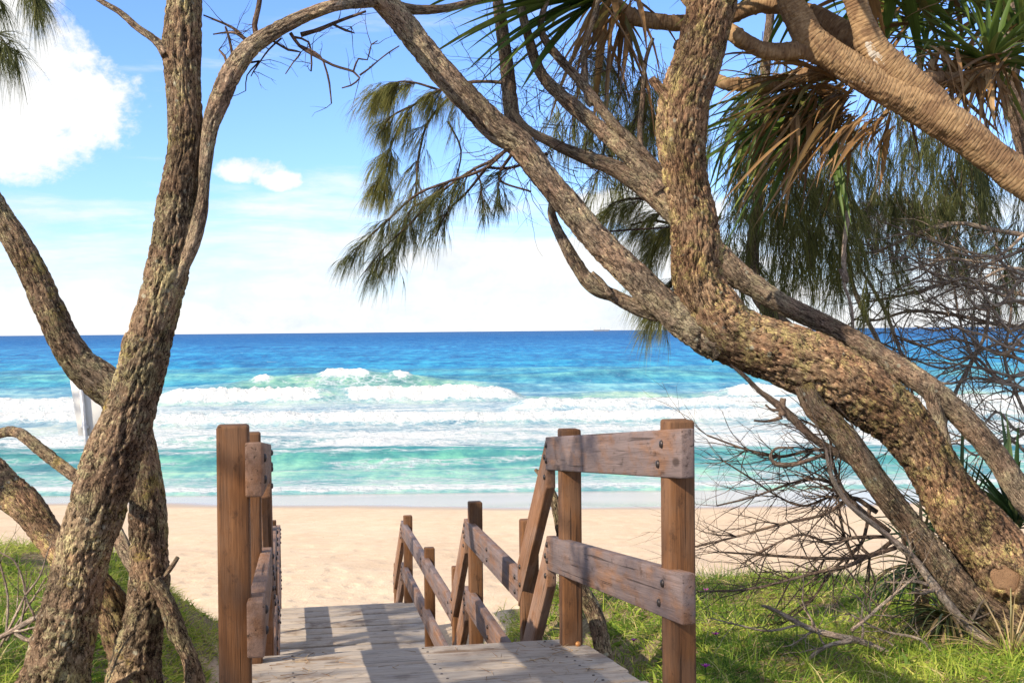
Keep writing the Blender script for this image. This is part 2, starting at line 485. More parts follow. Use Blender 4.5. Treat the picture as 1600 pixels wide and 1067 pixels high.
M = {}
M['oak'] = bark_mat('she_oak_bark', (0.022, 0.015, 0.011), (0.245, 0.178, 0.120), (0.45, 0.355, 0.245), (0.43, 0.385, 0.215), 0.7, 0.45)
M['oak_gold'] = bark_mat('lichen_bark', (0.022, 0.013, 0.009), (0.27, 0.175, 0.110), (0.48, 0.36, 0.225), (0.47, 0.40, 0.16), 0.65, 0.15)
M['limb'] = bark_mat('grey_limb_bark', (0.045, 0.032, 0.025), (0.29, 0.220, 0.160), (0.49, 0.395, 0.285), (0.47, 0.42, 0.26), 0.55, 0.0, 0.58)
M['twig'] = bark_mat('twig_bark', (0.06, 0.043, 0.034), (0.235, 0.175, 0.135), (0.40, 0.31, 0.24), (0.28, 0.24, 0.16), 0.3, 0.0, 0.7)
M['dark_twig'] = bark_mat('dark_twig_bark', (0.045, 0.032, 0.027), (0.15, 0.105, 0.082), (0.29, 0.21, 0.16), (0.2, 0.18, 0.12), 0.25, 0.0, 0.75)
M['grey_twig'] = bark_mat('grey_twig_bark', (0.16, 0.125, 0.10), (0.44, 0.36, 0.29), (0.60, 0.51, 0.42), (0.45, 0.4, 0.3), 0.3, 0.0, 0.7)
M['pan_bark'] = ring_bark_mat('pandanus_bark')
M['post'] = wood_mat('brown_stained_timber', (0.050, 0.022, 0.010), (0.130, 0.056, 0.021), (0.21, 0.096, 0.037), (0.13, 0.075, 0.046), 0.5, 0.72)
M['rail'] = wood_mat('weathered_rail_timber', (0.060, 0.030, 0.019), (0.175, 0.094, 0.058), (0.29, 0.168, 0.108), (0.150, 0.118, 0.118), 0.9, 0.72, 0.0, (0.34, 0.58))
M['brace'] = wood_mat('brown_brace_timber', (0.075, 0.034, 0.017), (0.20, 0.098, 0.050), (0.32, 0.175, 0.10), (0.24, 0.165, 0.13), 0.6, 0.75, 0.0, (0.36, 0.6))
M['deck'] = wood_mat('weathered_deck_timber', (0.13, 0.088, 0.060), (0.29, 0.225, 0.170), (0.44, 0.36, 0.29), (0.33, 0.285, 0.245), 0.9, 0.7, 0.9, (0.26, 0.46))
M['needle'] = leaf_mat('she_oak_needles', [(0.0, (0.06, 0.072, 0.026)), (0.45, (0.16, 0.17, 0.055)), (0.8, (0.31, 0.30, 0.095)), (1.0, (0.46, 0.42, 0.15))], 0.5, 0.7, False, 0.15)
M['needle_dark'] = leaf_mat('shade_tinted_needles', [(0.0, (0.05, 0.065, 0.030)), (0.6, (0.13, 0.148, 0.058)), (1.0, (0.26, 0.25, 0.09))], 0.5, 0.7, False, 0.15)  # darker copy of the needles, with shade put into the colour
M['pan_leaf'] = leaf_mat('pandanus_leaves', [(0.0, (0.055, 0.10, 0.022)), (0.35, (0.10, 0.155, 0.030)), (0.52, (0.17, 0.20, 0.05)), (0.60, (0.13, 0.075, 0.035)), (0.82, (0.26, 0.145, 0.062)), (1.0, (0.40, 0.27, 0.14))], 0.3, 0.45)
M['strap'] = leaf_mat('strap_leaves', [(0.0, (0.03, 0.07, 0.03)), (0.5, (0.06, 0.115, 0.045)), (0.7, (0.14, 0.17, 0.07)), (0.85, (0.30, 0.22, 0.11)), (1.0, (0.45, 0.34, 0.20))], 0.2, 0.4)
M['grass'] = leaf_mat('dune_grass', [(0.0, (0.06, 0.13, 0.022)), (0.28, (0.175, 0.275, 0.035)), (0.58, (0.41, 0.48, 0.075)), (0.86, (0.56, 0.53, 0.13)), (1.0, (0.60, 0.48, 0.27))], 0.45, 0.6, False, 0.2)
M['bolt'] = flat_mat('dark_bolt_steel', (0.05, 0.04, 0.038), 0.45, 0.6)
M['brass'] = flat_mat('rusty_bolt', (0.30, 0.13, 0.04), 0.5, 0.3)
M['sign_back'] = flat_mat('bare_aluminium_sheet', (0.74, 0.73, 0.71), 0.5, 0.15, 0.4, 0.05, 5.0)
M['galv'] = flat_mat('galvanised_steel', (0.55, 0.55, 0.55), 0.42, 0.6, 0.5, 0.15, 30.0)
M['hull'] = flat_mat('ship_hull_paint', (0.18, 0.19, 0.22), 0.6)
M['ship_white'] = flat_mat('ship_white_paint', (0.6, 0.6, 0.6), 0.6)
M['petal'] = flat_mat('purple_petals', (0.45, 0.05, 0.42), 0.6, 0, 0.3, 0.1)
M['litter'] = leaf_mat('dry_needle_litter', [(0.0, (0.16, 0.09, 0.045)), (0.6, (0.27, 0.17, 0.09)), (1.0, (0.42, 0.32, 0.20))], 0.1, 0.8, False, 0.1)

def cut_mat():
    m, nt, out = newmat('sawn_end_grain'); k = NT(nt)
    g = k.attr('grain', True)
    r = k.n('ShaderNodeTexWave', wave_type='RINGS', rings_direction='Z'); k.l(g, r.inputs['Vector'])
    r.inputs['Scale'].default_value = 26; r.inputs['Distortion'].default_value = 4; r.inputs['Detail'].default_value = 3
    col = k.ramp(r.outputs['Fac'], [(0.2, (0.16, 0.085, 0.045)), (0.8, (0.34, 0.21, 0.12))])
    col = k.mix(k.sm(k.noise(g, 26.0, 5, 0.7), 0.5, 0.65), col, (0.08, 0.045, 0.028))
    k.l(k.bsdf(col, 0.9, k.bump(r.outputs['Fac'], 0.004, 0.6)), out.inputs[0]); return m
M['cut'] = cut_mat()

def ground_mat():
    m, nt, out = newmat('dune_and_beach_sand'); k = NT(nt)
    tc = k.n('ShaderNodeTexCoord').outputs['Object']
    sep = k.n('ShaderNodeSeparateXYZ'); k.l(tc, sep.inputs[0])
    veg = k.attr('val')
    n1 = k.noise(tc, 0.35, 5, 0.6); n2 = k.noise(tc, 3.0, 5, 0.65); n3 = k.noise(tc, 24.0, 4, 0.7); n4 = k.noise(tc, 160.0, 2, 0.6)
    sand = k.ramp(k.math('ADD', k.math('MULTIPLY', n1, 0.45), k.math('MULTIPLY', n2, 0.55)), [(0.30, (0.44, 0.330, 0.230)), (0.5, (0.51, 0.395, 0.285)), (0.7, (0.57, 0.455, 0.34))])
    sand = k.mix(0.35, sand, k.mix(1.0, sand, k.ramp(k.math('ADD', k.math('MULTIPLY', n3, 0.5), k.math('MULTIPLY', n4, 0.5)), [(0.3, (0.6, 0.58, 0.55)), (0.7, (1.3, 1.3, 1.3))]), 'MULTIPLY'))
    # scattered wrack and shell bits on the upper beach
    bits = k.vor(k.scale(tc, (1, 0.7, 1)), 5.0)
    bf = k.math('MULTIPLY', k.sm(bits.outputs['Distance'], 0.14, 0.06), k.sm(n2, 0.48, 0.58))
    sand = k.mix(k.math('MULTIPLY', bf, 0.5), sand, (0.22, 0.15, 0.09))
    # damp band above the swash
    wl = k.math('ADD', sep.outputs['Y'], k.math('MULTIPLY', k.math('SUBTRACT', k.noise(k.scale(tc, (0.14, 0.25, 1)), 1.0, 4, 0.55), 0.5), 3.0))
    wl = k.math('ADD', wl, k.math('MULTIPLY', k.math('SINE', k.math('MULTIPLY_ADD', sep.outputs['X'], 0.17, 0.9)), 1.7))
    damp = k.sm(wl, 32.2, 33.0); wet = k.sm(wl, 32.4, 33.8)
    sand = k.mix(damp, sand, (0.36, 0.29, 0.225))
    litter = k.ramp(n3, [(0.3, (0.07, 0.055, 0.03)), (0.55, (0.19, 0.15, 0.085)), (0.75, (0.34, 0.27, 0.17))])
    vf = k.sm(k.math('ADD', veg, k.math('MULTIPLY', k.math('SUBTRACT', n2, 0.5), 0.9)), 0.42, 0.6)
    col = k.mix(vf, sand, litter)
    rough = k.math('SUBTRACT', 0.92, k.math('MULTIPLY', wet, 0.78))
    # footprints and ripples
    fp = k.vor(k.scale(tc, (1, 0.75, 1)), 2.6, 'SMOOTH_F1').outputs['Distance']
    h = k.math('ADD', k.math('MULTIPLY', n3, 0.35), k.math('ADD', k.math('MULTIPLY', n2, 0.8), k.math('MULTIPLY', k.sm(fp, 0.15, 0.42), 0.7)))
    h = k.math('MULTIPLY', h, k.math('SUBTRACT', 1.0, k.math('MULTIPLY', damp, 0.97)))
    h = k.math('MULTIPLY', h, k.sm(sep.outputs['Y'], 27.0, 19.0, 0.45, 2.2))
    k.l(k.bsdf(col, rough, k.bump(h, 0.04, 0.45), k.math('ADD', 0.15, k.math('MULTIPLY', wet, 0.6))), out.inputs[0]); return m
M['ground'] = ground_mat()

def sea_mat():
    m, nt, out = newmat('sea_water'); k = NT(nt)
    tc = k.n('ShaderNodeTexCoord').outputs['Object']
    sep = k.n('ShaderNodeSeparateXYZ'); k.l(tc, sep.inputs[0])
    foam = k.attr('val'); g = k.n('ShaderNodeSeparateXYZ'); k.l(k.attr('grain', True), g.inputs[0])   # x: shallowness tint, y: churn
    lg = k.math('LOGARITHM', sep.outputs['Y'], 10.0)
    cloud = k.noise(k.scale(tc, (0.012, 0.03, 1)), 1.0, 4, 0.6)
    f = k.math('ADD', k.math('DIVIDE', k.math('SUBTRACT', lg, 1.55), 2.0), k.math('MULTIPLY', k.math('SUBTRACT', cloud, 0.5), 0.14))
    deep = k.ramp(f, [(0.02, (0.15, 0.33, 0.32)), (0.075, (0.035, 0.205, 0.215)), (0.14, (0.20, 0.31, 0.37)), (0.20, (0.15, 0.29, 0.38)), (0.26, (0.03, 0.215, 0.335)), (0.36, (0.010, 0.175, 0.375)), (0.48, (0.012, 0.150, 0.37)), (0.66, (0.018, 0.110, 0.31)), (1.0, (0.028, 0.100, 0.265))])
    deep = k.mix(k.math('MULTIPLY', g.outputs[0], 0.8), deep, k.mix(k.sm(sep.outputs['Y'], 55.0, 80.0), (0.035, 0.205, 0.175), (0.13, 0.29, 0.22)))
    # chop
    c1 = k.noise(k.scale(tc, (0.55, 1.0, 1)), 1.0, 5, 0.6, 0.4)
    c2 = k.noise(k.scale(tc, (2.2, 4.2, 1)), 1.0, 4, 0.6, 0.3)
    c3 = k.noise(k.scale(tc, (0.07, 0.16, 1)), 1.0, 5, 0.62, 0.3)
    c4 = k.noise(k.scale(tc, (0.012, 0.04, 1)), 1.0, 6, 0.68, 0.3)
    c5 = k.noise(k.scale(tc, (0.34, 0.07, 1)), 1.0, 6, 0.75, 0.2)
    far = k.sm(sep.outputs['Y'], 90.0, 900.0); mid = k.sm(sep.outputs['Y'], 60.0, 200.0)
    tint = k.math('ADD', k.math('MULTIPLY', c3, 0.4), k.math('ADD', k.math('MULTIPLY', c1, 0.2), k.math('MULTIPLY', c5, 0.5)))
    deep = k.mix(1.0, deep, k.ramp(tint, [(0.45, (0.36, 0.52, 0.68)), (0.545, (1.0, 1.0, 1.0)), (0.64, (2.6, 1.75, 1.3))]), 'MULTIPLY')
    h = k.math('ADD', k.math('MULTIPLY', c1, 0.30), k.math('MULTIPLY', c2, 0.08))
    h = k.math('ADD', h, k.math('MULTIPLY', k.math('MULTIPLY', c3, 2.2), mid))
    h = k.math('ADD', h, k.math('MULTIPLY', k.math('MULTIPLY', c4, 7.0), far))
    nb = k.bump(h, 1.0, 0.6)
    body = k.n('ShaderNodeBsdfDiffuse'); k.l(deep, body.inputs[0]); k.l(nb, body.inputs['Normal'])
    gl = k.n('ShaderNodeBsdfGlossy'); gl.inputs['Roughness'].default_value = 0.22; k.l(nb, gl.inputs['Normal'])
    lw = k.n('ShaderNodeLayerWeight'); lw.inputs['Blend'].default_value = 0.35; k.l(nb, lw.inputs['Normal'])
    gf = k.math('MULTIPLY', k.math('ADD', 0.03, k.math('MULTIPLY', lw.outputs['Fresnel'], 0.22)), k.math('SUBTRACT', 1.0, k.math('MULTIPLY', far, 0.72)))
    wm = k.n('ShaderNodeMixShader'); k.l(gf, wm.inputs[0]); k.l(body.outputs[0], wm.inputs[1]); k.l(gl.outputs[0], wm.inputs[2])
    water = wm.outputs[0]
    # whitewater
    l1 = k.noise(k.scale(tc, (0.9, 2.0, 1.5)), 1.0, 7, 0.68, 0.5)
    lace = k.vor(k.scale(tc, (0.75, 1.5, 1)), 1.0, 'DISTANCE_TO_EDGE').outputs['Distance']
    lace2 = k.vor(k.scale(tc, (2.0, 3.8, 1)), 1.0, 'DISTANCE_TO_EDGE').outputs['Distance']
    lc = k.math('ADD', k.math('MULTIPLY', k.sm(lace, 0.16, 0.0), 0.55), k.math('MULTIPLY', k.sm(lace2, 0.22, 0.0), 0.4))
    ff = k.math('ADD', foam, k.math('MULTIPLY', k.math('SUBTRACT', l1, 0.5), 1.15))
    full = k.sm(ff, 0.48, 0.66)
    lacy = k.math('MULTIPLY', k.math('MULTIPLY', lc, k.sm(ff, 0.02, 0.36)), 1.15)
    caps = k.sm(k.noise(k.scale(tc, (0.10, 0.40, 1)), 1.0, 5, 0.62), 0.715, 0.745)
    caps = k.math('MULTIPLY', caps, k.sm(sep.outputs['Y'], 95.0, 150.0))
    fm = k.math('MAXIMUM', k.math('MAXIMUM', full, lacy), caps, clamp=True)
    fb = k.noise(k.scale(tc, (3.0, 4.0, 4)), 1.0, 5, 0.7)
    fcol = k.ramp(k.math('ADD', k.math('MULTIPLY', fb, 0.6), k.math('MULTIPLY', ff, 0.3)), [(0.36, (0.42, 0.52, 0.57)), (0.50, (0.66, 0.70, 0.72)), (0.66, (0.80, 0.80, 0.79))])
    fo = k.bsdf(fcol, 0.95, k.bump(k.math('ADD', fb, l1), 0.6, 0.8), 0.05)
    mx = k.n('ShaderNodeMixShader'); k.l(fm, mx.inputs[0]); k.l(water, mx.inputs[1]); k.l(fo, mx.inputs[2])
    k.l(mx.outputs[0], out.inputs[0]); return m
M['sea'] = sea_mat()

# ------------------------------------------------------------------ sky and sun
SUN_EL = 35.0
SUN_AZ = np.array([-0.80, -0.60])       # where the sun stands, seen from above
def build_world():
    w = bpy.data.worlds.new("World"); scene.world = w; w.use_nodes = True
    nt = w.node_tree
    for n in list(nt.nodes): nt.nodes.remove(n)
    k = NT(nt); out = k.n('ShaderNodeOutputWorld')
    sky = k.n('ShaderNodeTexSky', sky_type='NISHITA'); sky.sun_disc = False
    sky.sun_elevation = R(SUN_EL); sky.sun_rotation = math.atan2(SUN_AZ[0], SUN_AZ[1])
    sky.air_density = 1.0; sky.dust_density = 0.35; sky.ozone_density = 3.2; sky.altitude = 5
    b1 = k.n('ShaderNodeBackground'); k.l(k.mix(1.0, sky.outputs[0], (0.60, 0.73, 1.02), 'MULTIPLY'), b1.inputs[0]); b1.inputs[1].default_value = 0.15
    tc = k.n('ShaderNodeTexCoord').outputs['Generated']
    sep = k.n('ShaderNodeSeparateXYZ'); k.l(tc, sep.inputs[0])
    el = sep.outputs['Z']; X = sep.outputs['X']
    warp = k.noise(k.scale(tc, (9, 9, 14)), 1.0, 6, 0.62, 0.3)
    fluff = k.noise(k.scale(tc, (26, 26, 34)), 1.0, 7, 0.66, 0.2)
    def puff(px, py, rx, ry, soft=0.5):
        az = (px - 800) / F; e = (518 - py) / F; q = math.sqrt(1 + az * az + e * e)
        dx = k.math('DIVIDE', k.math('SUBTRACT', X, az / q), rx / F); dy = k.math('DIVIDE', k.math('SUBTRACT', el, e / q), ry / F)
        d = k.math('ADD', k.math('MULTIPLY', dx, dx), k.math('MULTIPLY', dy, dy))
        front = k.math('GREATER_THAN', sep.outputs['Y'], 0.0)
        return k.math('MULTIPLY', k.math('SUBTRACT', 1.0, d), front)
    acc = None
    for a in ((30, 150, 125, 95), (120, 160, 100, 60), (60, 70, 70, 55), (-40, 60, 120, 110), (395, 262, 50, 22), (432, 280, 34, 16), (-120, 190, 170, 80), (1000, 330, 120, 34)):
        p = puff(*a); acc = p if acc is None else k.math('MAXIMUM', acc, p)
    acc = k.math('ADD', k.math('MAXIMUM', acc, -1.9), 0.32)
    cum = k.sm(k.math('ADD', acc, k.math('ADD', k.math('MULTIPLY', k.math('SUBTRACT', warp, 0.5), 3.4), k.math('MULTIPLY', k.math('SUBTRACT', fluff, 0.5), 3.6))), 0.0, 1.05)
    # layered bank towards the horizon; unseen cloud overhead added to raise the fill light
    lay = k.noise(k.scale(tc, (3.2, 3.2, 26)), 1.0, 7, 0.58, 0.5)
    lay2 = k.noise(k.scale(tc, (8, 8, 44)), 1.0, 6, 0.6, 0.3)
    dens = k.ramp(el, [(0.0, (0.52,) * 3), (0.030, (0.42,) * 3), (0.065, (0.34,) * 3), (0.095, (0.25,) * 3), (0.120, (0.12,) * 3), (0.16, (0.03,) * 3), (0.27, (0.03,) * 3), (0.42, (0.34,) * 3), (1.0, (0.40,) * 3)])
    lsum = k.math('ADD', k.math('MULTIPLY', k.math('SUBTRACT', lay, 0.5), 1.25), k.math('MULTIPLY', k.math('SUBTRACT', lay2, 0.5), 0.75))
    bank = k.sm(k.math('ADD', k.math('MULTIPLY', dens, 1.3), k.math('ADD', lsum, 0.5)), 0.66, 1.16)
    fac = k.math('MAXIMUM', cum, bank, clamp=True)
    ccol = k.ramp(k.math('ADD', k.math('MULTIPLY', fluff, 0.5), k.math('MULTIPLY', warp, 0.5)), [(0.30, (0.70, 0.79, 0.90)), (0.52, (0.97, 0.97, 0.96))])
    b2 = k.n('ShaderNodeBackground'); k.l(ccol, b2.inputs[0]); b2.inputs[1].default_value = 0.64
    mx = k.n('ShaderNodeMixShader'); k.l(fac, mx.inputs[0]); k.l(b1.outputs[0], mx.inputs[1]); k.l(b2.outputs[0], mx.inputs[2])
    k.l(mx.outputs[0], out.inputs[0])
build_world()
sl = bpy.data.lights.new("sun", 'SUN'); sl.energy = 4.6; sl.angle = R(0.53); sl.color = (1.0, 0.87, 0.68)
sun = bpy.data.objects.new("sun", sl); COL.objects.link(sun)
sd = Vector((SUN_AZ[0] * math.cos(R(SUN_EL)), SUN_AZ[1] * math.cos(R(SUN_EL)), math.sin(R(SUN_EL))))
sun.rotation_euler = sd.to_track_quat('Z', 'Y').to_euler(); sun.location = sd * 30
scene.view_settings.view_transform = 'Standard'; scene.view_settings.look = 'None'
scene.view_settings.gamma = 1.0; scene.view_settings.exposure = 0.82
# ------------------------------------------------------------------ the ground
def stair_h(v):
    return np.interp(v, [-2, 6.1, 7.4, 9.3, 10.5, 14.1, 15.6], [-0.74, -1.583, -2.52, -2.52, -3.15, -3.15, -4.0])
def terrain(X, Y):
    X = np.asarray(X, float); Y = np.asarray(Y, float)
    bank = np.interp(Y, [-30, 0, 4, 6, 9, 12.5, 18], [-1.3, -1.35, -1.52, -1.73, -2.09, -2.44, -2.9])
    bank = bank + 0.24 * sst(-1.5, -3.2, X) * sst(7, 11, Y) + (fbm(X * 0.55 + 3, Y * 0.55, None, 4) - 0.5) * 0.34 + (fbm(X * 2.2, Y * 2.2 + 9, None, 3) - 0.5) * 0.10
    beach = np.interp(Y, [0, 18, 38, 60, 120], [-3.1, -4.0, -5.0, -6.6, -9.0]) + (fbm(X * 0.12, Y * 0.2, None, 3) - 0.5) * 0.25 * sst(36, 30, Y) + (fbm(X * 1.3, Y * 1.6, None, 3) - 0.5) * 0.07 * sst(30, 26, Y)
    edge = Y + (fbm(X * 0.35 + 20, Y * 0.1, None, 3) - 0.5) * 2.6 + 0.02 * np.abs(X)
    t = sst(11.6, 16.5, edge)
    z = bank * (1 - t) + beach * t
    u = X * UX[0] + Y * UX[1]; v = X * VX[0] + Y * VX[1]
    out = np.maximum(np.maximum(-0.25 - u, u - 1.58), 0)
    w = np.where(u < 0, sst(1.7, 0.0, out), sst(0.95, 0.05, out)) * sst(16.5, 15.4, v)
    zs = stair_h(v) - 0.27
    wide = np.where(u < 0, sst(0.9, 0.1, out), sst(2.6, 0.3, out)) * sst(10.6, 12.4, v) * sst(16.8, 15.5, v)       # the trodden sand round the landing
    z = z * (1 - w) + np.minimum(z, zs) * w
    z = z * (1 - wide) + np.minimum(z, -3.2 + 0.10 * out) * wide
    return z + EYE, t, np.maximum(w, wide)
def veg_mask(X, Y):
    z, t, w = terrain(X, Y)
    n = fbm(np.asarray(X) * 0.9 + 5, np.asarray(Y) * 0.9, None, 4)
    m = sst(0.75, 0.30, t) * (1 - 0.85 * sst(0.80, 0.98, w))
    u = X * UX[0] + Y * UX[1]
    leftpath = np.exp(-((u + 0.62) / 0.25) ** 2)
    m = m * (1 - 0.35 * leftpath * sst(7.5, 9.5, Y))
    return np.clip(m * (0.55 + 0.9 * n), 0, 1)

xs = np.concatenate([-np.geomspace(12, 700, 60)[::-1], np.linspace(-11.9, 11.9, 300), np.geomspace(12, 700, 60)])
ys = np.concatenate([np.linspace(-40, 2, 30), np.linspace(2.1, 18, 240), np.linspace(18.1, 42, 110), np.linspace(43, 120, 20)])
GX, GY = np.meshgrid(xs, ys)
gz, gt, gw = terrain(GX, GY)
nx, ny = len(xs), len(ys)
def gridq(nx, ny):
    i = np.arange(ny - 1)[:, None]; j = np.arange(nx - 1)[None]
    return np.stack([i * nx + j, i * nx + j + 1, (i + 1) * nx + j + 1, (i + 1) * nx + j], -1).reshape(-1, 4)
mb = MB(); mb.add(np.stack([GX, GY, gz], -1), gridq(nx, ny), None, veg_mask(GX, GY).ravel())
ground = mb.build('ground', M['ground']); ground['kind'] = 'structure'

# ------------------------------------------------------------------ the sea
def build_sea():
    rows = [34.0]
    while rows[-1] < 135: rows.append(rows[-1] + 0.17 + 0.0022 * (rows[-1] - 34))
    rows = np.concatenate([rows, np.geomspace(rows[-1] * 1.01, 16000, 130)])
    az = np.concatenate([np.linspace(-2.2, -0.56, 60), np.linspace(-0.55, 0.55, 460), np.linspace(0.56, 2.2, 60)])
    A, Y = np.meshgrid(az, rows); X = A * Y
    Z = np.zeros_like(X); foam = np.zeros_like(X); tint = np.zeros_like(X)
    def wave(y0, amp, wf, wb, crest, meander=2.0, seed=0.0, fr=0.03):
        yc = y0 + (fbm(X * fr + seed, X * 0 + seed * 3, None, 3) - 0.5) * 2 * meander
        t = Y - yc
        p = np.where(t < 0, np.exp(-(t / wf) ** 2), np.exp(-(t / wb) ** 2))
        return t, amp * crest * p, p
    def brk(seed, lo, hi, f=0.05):
        return sst(lo, hi, fbm(X * f + seed, Y * 0.0 + seed, None, 3))
    def span(a0, a1, s=0.012): return sst(a0 - s, a0 + s, A) * sst(a1 + s, a1 - s, A)
    lump = fbm(X * 0.9, Y * 1.1, None, 4)
    lumpf = fbm(X * 2.6, Y * 3.0, None, 4)
    global_n = fbm(X * 0.16 + 4, Y * 0.5, None, 4)
    # swash at the beach
    t, z, p = wave(38.6, 0.12, 0.5, 2.0, 1.0, 1.4, 1.3, 0.06); Z += z
    foam = np.maximum(foam, 0.72 * sst(-0.7, -0.1, t) * sst(1.7, 0.3, t))
    foam = np.maximum(foam, 0.42 * sst(0.0, 0.8, t) * sst(4.5, 1.5, t))
    # translucent green inner wave
    am = 0.65 + 0.6 * (fbm(X * 0.07 + 8, Y * 0, None, 2) - 0.5)
    t, z, p = wave(47.0, 0.66, 1.7, 4.0, am, 1.5, 5.7, 0.035); Z += z
    tint = np.maximum(tint, 0.75 * np.exp(-((t + 0.7) / 1.1) ** 2) * am)
    foam = np.maximum(foam, 0.40 * sst(0.50, 0.64, fbm(X * 0.22, Y * 1.1 + 7, None, 4)) * sst(42, 44, Y) * sst(50, 47, Y))
    foam = np.maximum(foam, (0.62 * brk(2.2, 0.52, 0.66, 0.16)) * np.exp(-((t + 0.1) / 0.5) ** 2))
    foam = np.maximum(foam, 0.30 * np.exp(-((Y - 43.4) / 0.7) ** 2))
    t, z, p = wave(42.2, 0.16, 0.8, 1.5, 1.0, 0.9, 15.7, 0.05); Z += z
    # foam-laced water behind it
    foam = np.maximum(foam, (0.64 + 0.9 * (global_n - 0.5)) * sst(48.0, 51.5, Y) * sst(67, 62, Y))
    foam = np.maximum(foam, (0.50 + 0.9 * (global_n - 0.5)) * sst(66.0, 72, Y) * sst(90, 82, Y))
    t, z, p = wave(54.5, 0.30, 1.0, 3.0, 0.4 + 0.9 * brk(9.0, 0.4, 0.6, 0.06), 1.8, 3.1); Z += z
    foam = np.maximum(foam, 0.66 * brk(9.0, 0.42, 0.58, 0.06) * np.exp(-((t + 0.4) / 0.8) ** 2))
    # long bores of whitewater
    for (y0, amp, back, a0, a1, sd) in ((66.0, 0.55, 9.0, -0.30, 0.6, 7.1), (76.0, 0.62, 5.0, 0.0, 0.6, 4.4), (69, 0.5, 3.0, -0.6, -0.335, 2.0), (79, 0.75, 4.5, -0.6, -0.345, 6.2)):
        sp = span(a0, a1); t, z, p = wave(y0, amp, 0.9, 4.5, sp, 1.3, sd); Z += z * (0.75 + 0.5 * lump)
        thick = 0.45 + 0.9 * fbm(X * 0.09 + sd, Y * 0 + sd, None, 3); bk = back * thick
        f = sst(-1.5, -0.6, t) * (0.90 - 0.45 * sst(0.4, bk, t)) * sst(bk * 1.4, bk * 0.6, t) * sp * (0.72 + 0.5 * fbm(X * 0.2 + sd, Y * 0.4, None, 3))
        foam = np.maximum(foam, f * (0.84 + 0.36 * (global_n - 0.35)))
        Z += f * (lumpf - 0.4) * 0.42 * np.exp(-(t / 2.4) ** 2)
    # the big broken breaker
    sp = span(-0.292, 0.004, 0.016); dip = 1 - 0.9 * np.exp(-((A + 0.148) / 0.014) ** 2)
    t, z, p = wave(88.5, 0.86, 1.5, 5.5, np.maximum(sp, 0.25 * span(-0.36, 0.12, 0.03)), 1.2, 12.1); Z += z * (0.85 + 0.3 * lump)
    edge = 0.35 + 0.65 * sst(-0.30, -0.255, A) * (1 - 0.55 * sst(-0.06, 0.01, A))
    f = sst(-2.6, -1.3, t) * sst(0.9 + 2.0 * edge, 0.2, t) * sp * dip
    foam = np.maximum(foam, f * (0.80 + 0.45 * lump)); Z += f * (lumpf - 0.35) * 0.75 * edge
    tint = np.maximum(tint, 0.8 * np.exp(-((t + 1.0) / 1.6) ** 2) * span(-0.36, 0.15, 0.03) * (1 - f))
    foam = np.maximum(foam, 0.34 * span(-0.42, 0.3, 0.04) * sst(-12, -4, t) * sst(0, -2.0, t) * (0.5 + global_n))
    sp = span(0.17, 0.30, 0.03)
    t, z, p = wave(90.0, 0.72, 1.5, 5.0, np.maximum(sp, 0.35 * span(0.05, 0.4, 0.05)), 1.2, 3.9); Z += z * (0.85 + 0.3 * lump)
    f = sst(-2.6, -1.2, t) * sst(3.0, 0.2, t) * sp * (0.55 + 0.75 * lump); foam = np.maximum(foam, f); Z += f * (lumpf - 0.35) * 0.7
    tint = np.maximum(tint, 0.7 * np.exp(-((t + 1.0) / 1.6) ** 2) * span(0.03, 0.4, 0.05) * (1 - f))
    # the standing green wave behind it
    sp = np.exp(-((A + 0.135) / 0.085) ** 2); am = sp * (0.8 + 0.5 * fbm(X * 0.14 + 2, Y * 0, None, 2)) + 0.25
    t, z, p = wave(104.0, 1.45, 2.2, 6.0, am, 1.0, 8.3); Z += z
    tint = np.maximum(tint, 1.0 * np.exp(-((t + 1.6) / 2.0) ** 2) * sst(0.25, 0.8, am))
    for (a0, a1) in ((-0.213, -0.199), (-0.158, -0.118), (-0.098, -0.085)):
        sp2 = span(a0, a1, 0.006); f = sp2 * sst(-1.9, -0.5, t) * sst(2.4, 0.3, t)
        foam = np.maximum(foam, f * 1.05); Z += f * (lumpf - 0.2) * 0.7
    foam = np.maximum(foam, 0.42 * np.exp(-((A + 0.135) / 0.05) ** 2) * np.exp(-((t + 1.5) / 1.3) ** 2) * (0.6 + 0.8 * lump))
    # unbroken swells farther out
    for (y0, amp, sd, m) in ((124, 0.9, 1.1, 4), (150, 0.75, 2.7, 6), (185, 0.8, 6.6, 8), (235, 0.7, 9.9, 12), (300, 0.8, 4.2, 14), (390, 0.8, 7.7, 20)):
        t, z, p = wave(y0, amp, 4.0 + y0 * 0.012, 6.0 + y0 * 0.02, 0.35 + 0.9 * fbm(A * 9 + sd, A * 0 + sd, None, 2), m, sd, 0.012); Z += z
        if y0 < 160: tint = np.maximum(tint, 0.35 * np.exp(-((t + 2) / 3.0) ** 2))
    # chop
    Z += (fbm(X * 0.35, Y * 0.6, None, 4) - 0.5) * 0.26 * sst(40, 60, Y) + (fbm(X * 0.10, Y * 0.22, None, 3) - 0.5) * 0.55 * sst(95, 140, Y)
    Z += (fbm(X * 1.3, Y * 2.0, None, 3) - 0.5) * 0.09 * sst(39, 44, Y)
    Z *= sst(16000, 3000, Y)
    mb = MB(); mb.add(np.stack([X, Y, Z], -1), gridq(len(az), len(rows)), np.stack([tint, lump, lumpf], -1), foam.ravel())
    o = mb.build('sea', M['sea']); o['kind'] = 'structure'
build_sea()

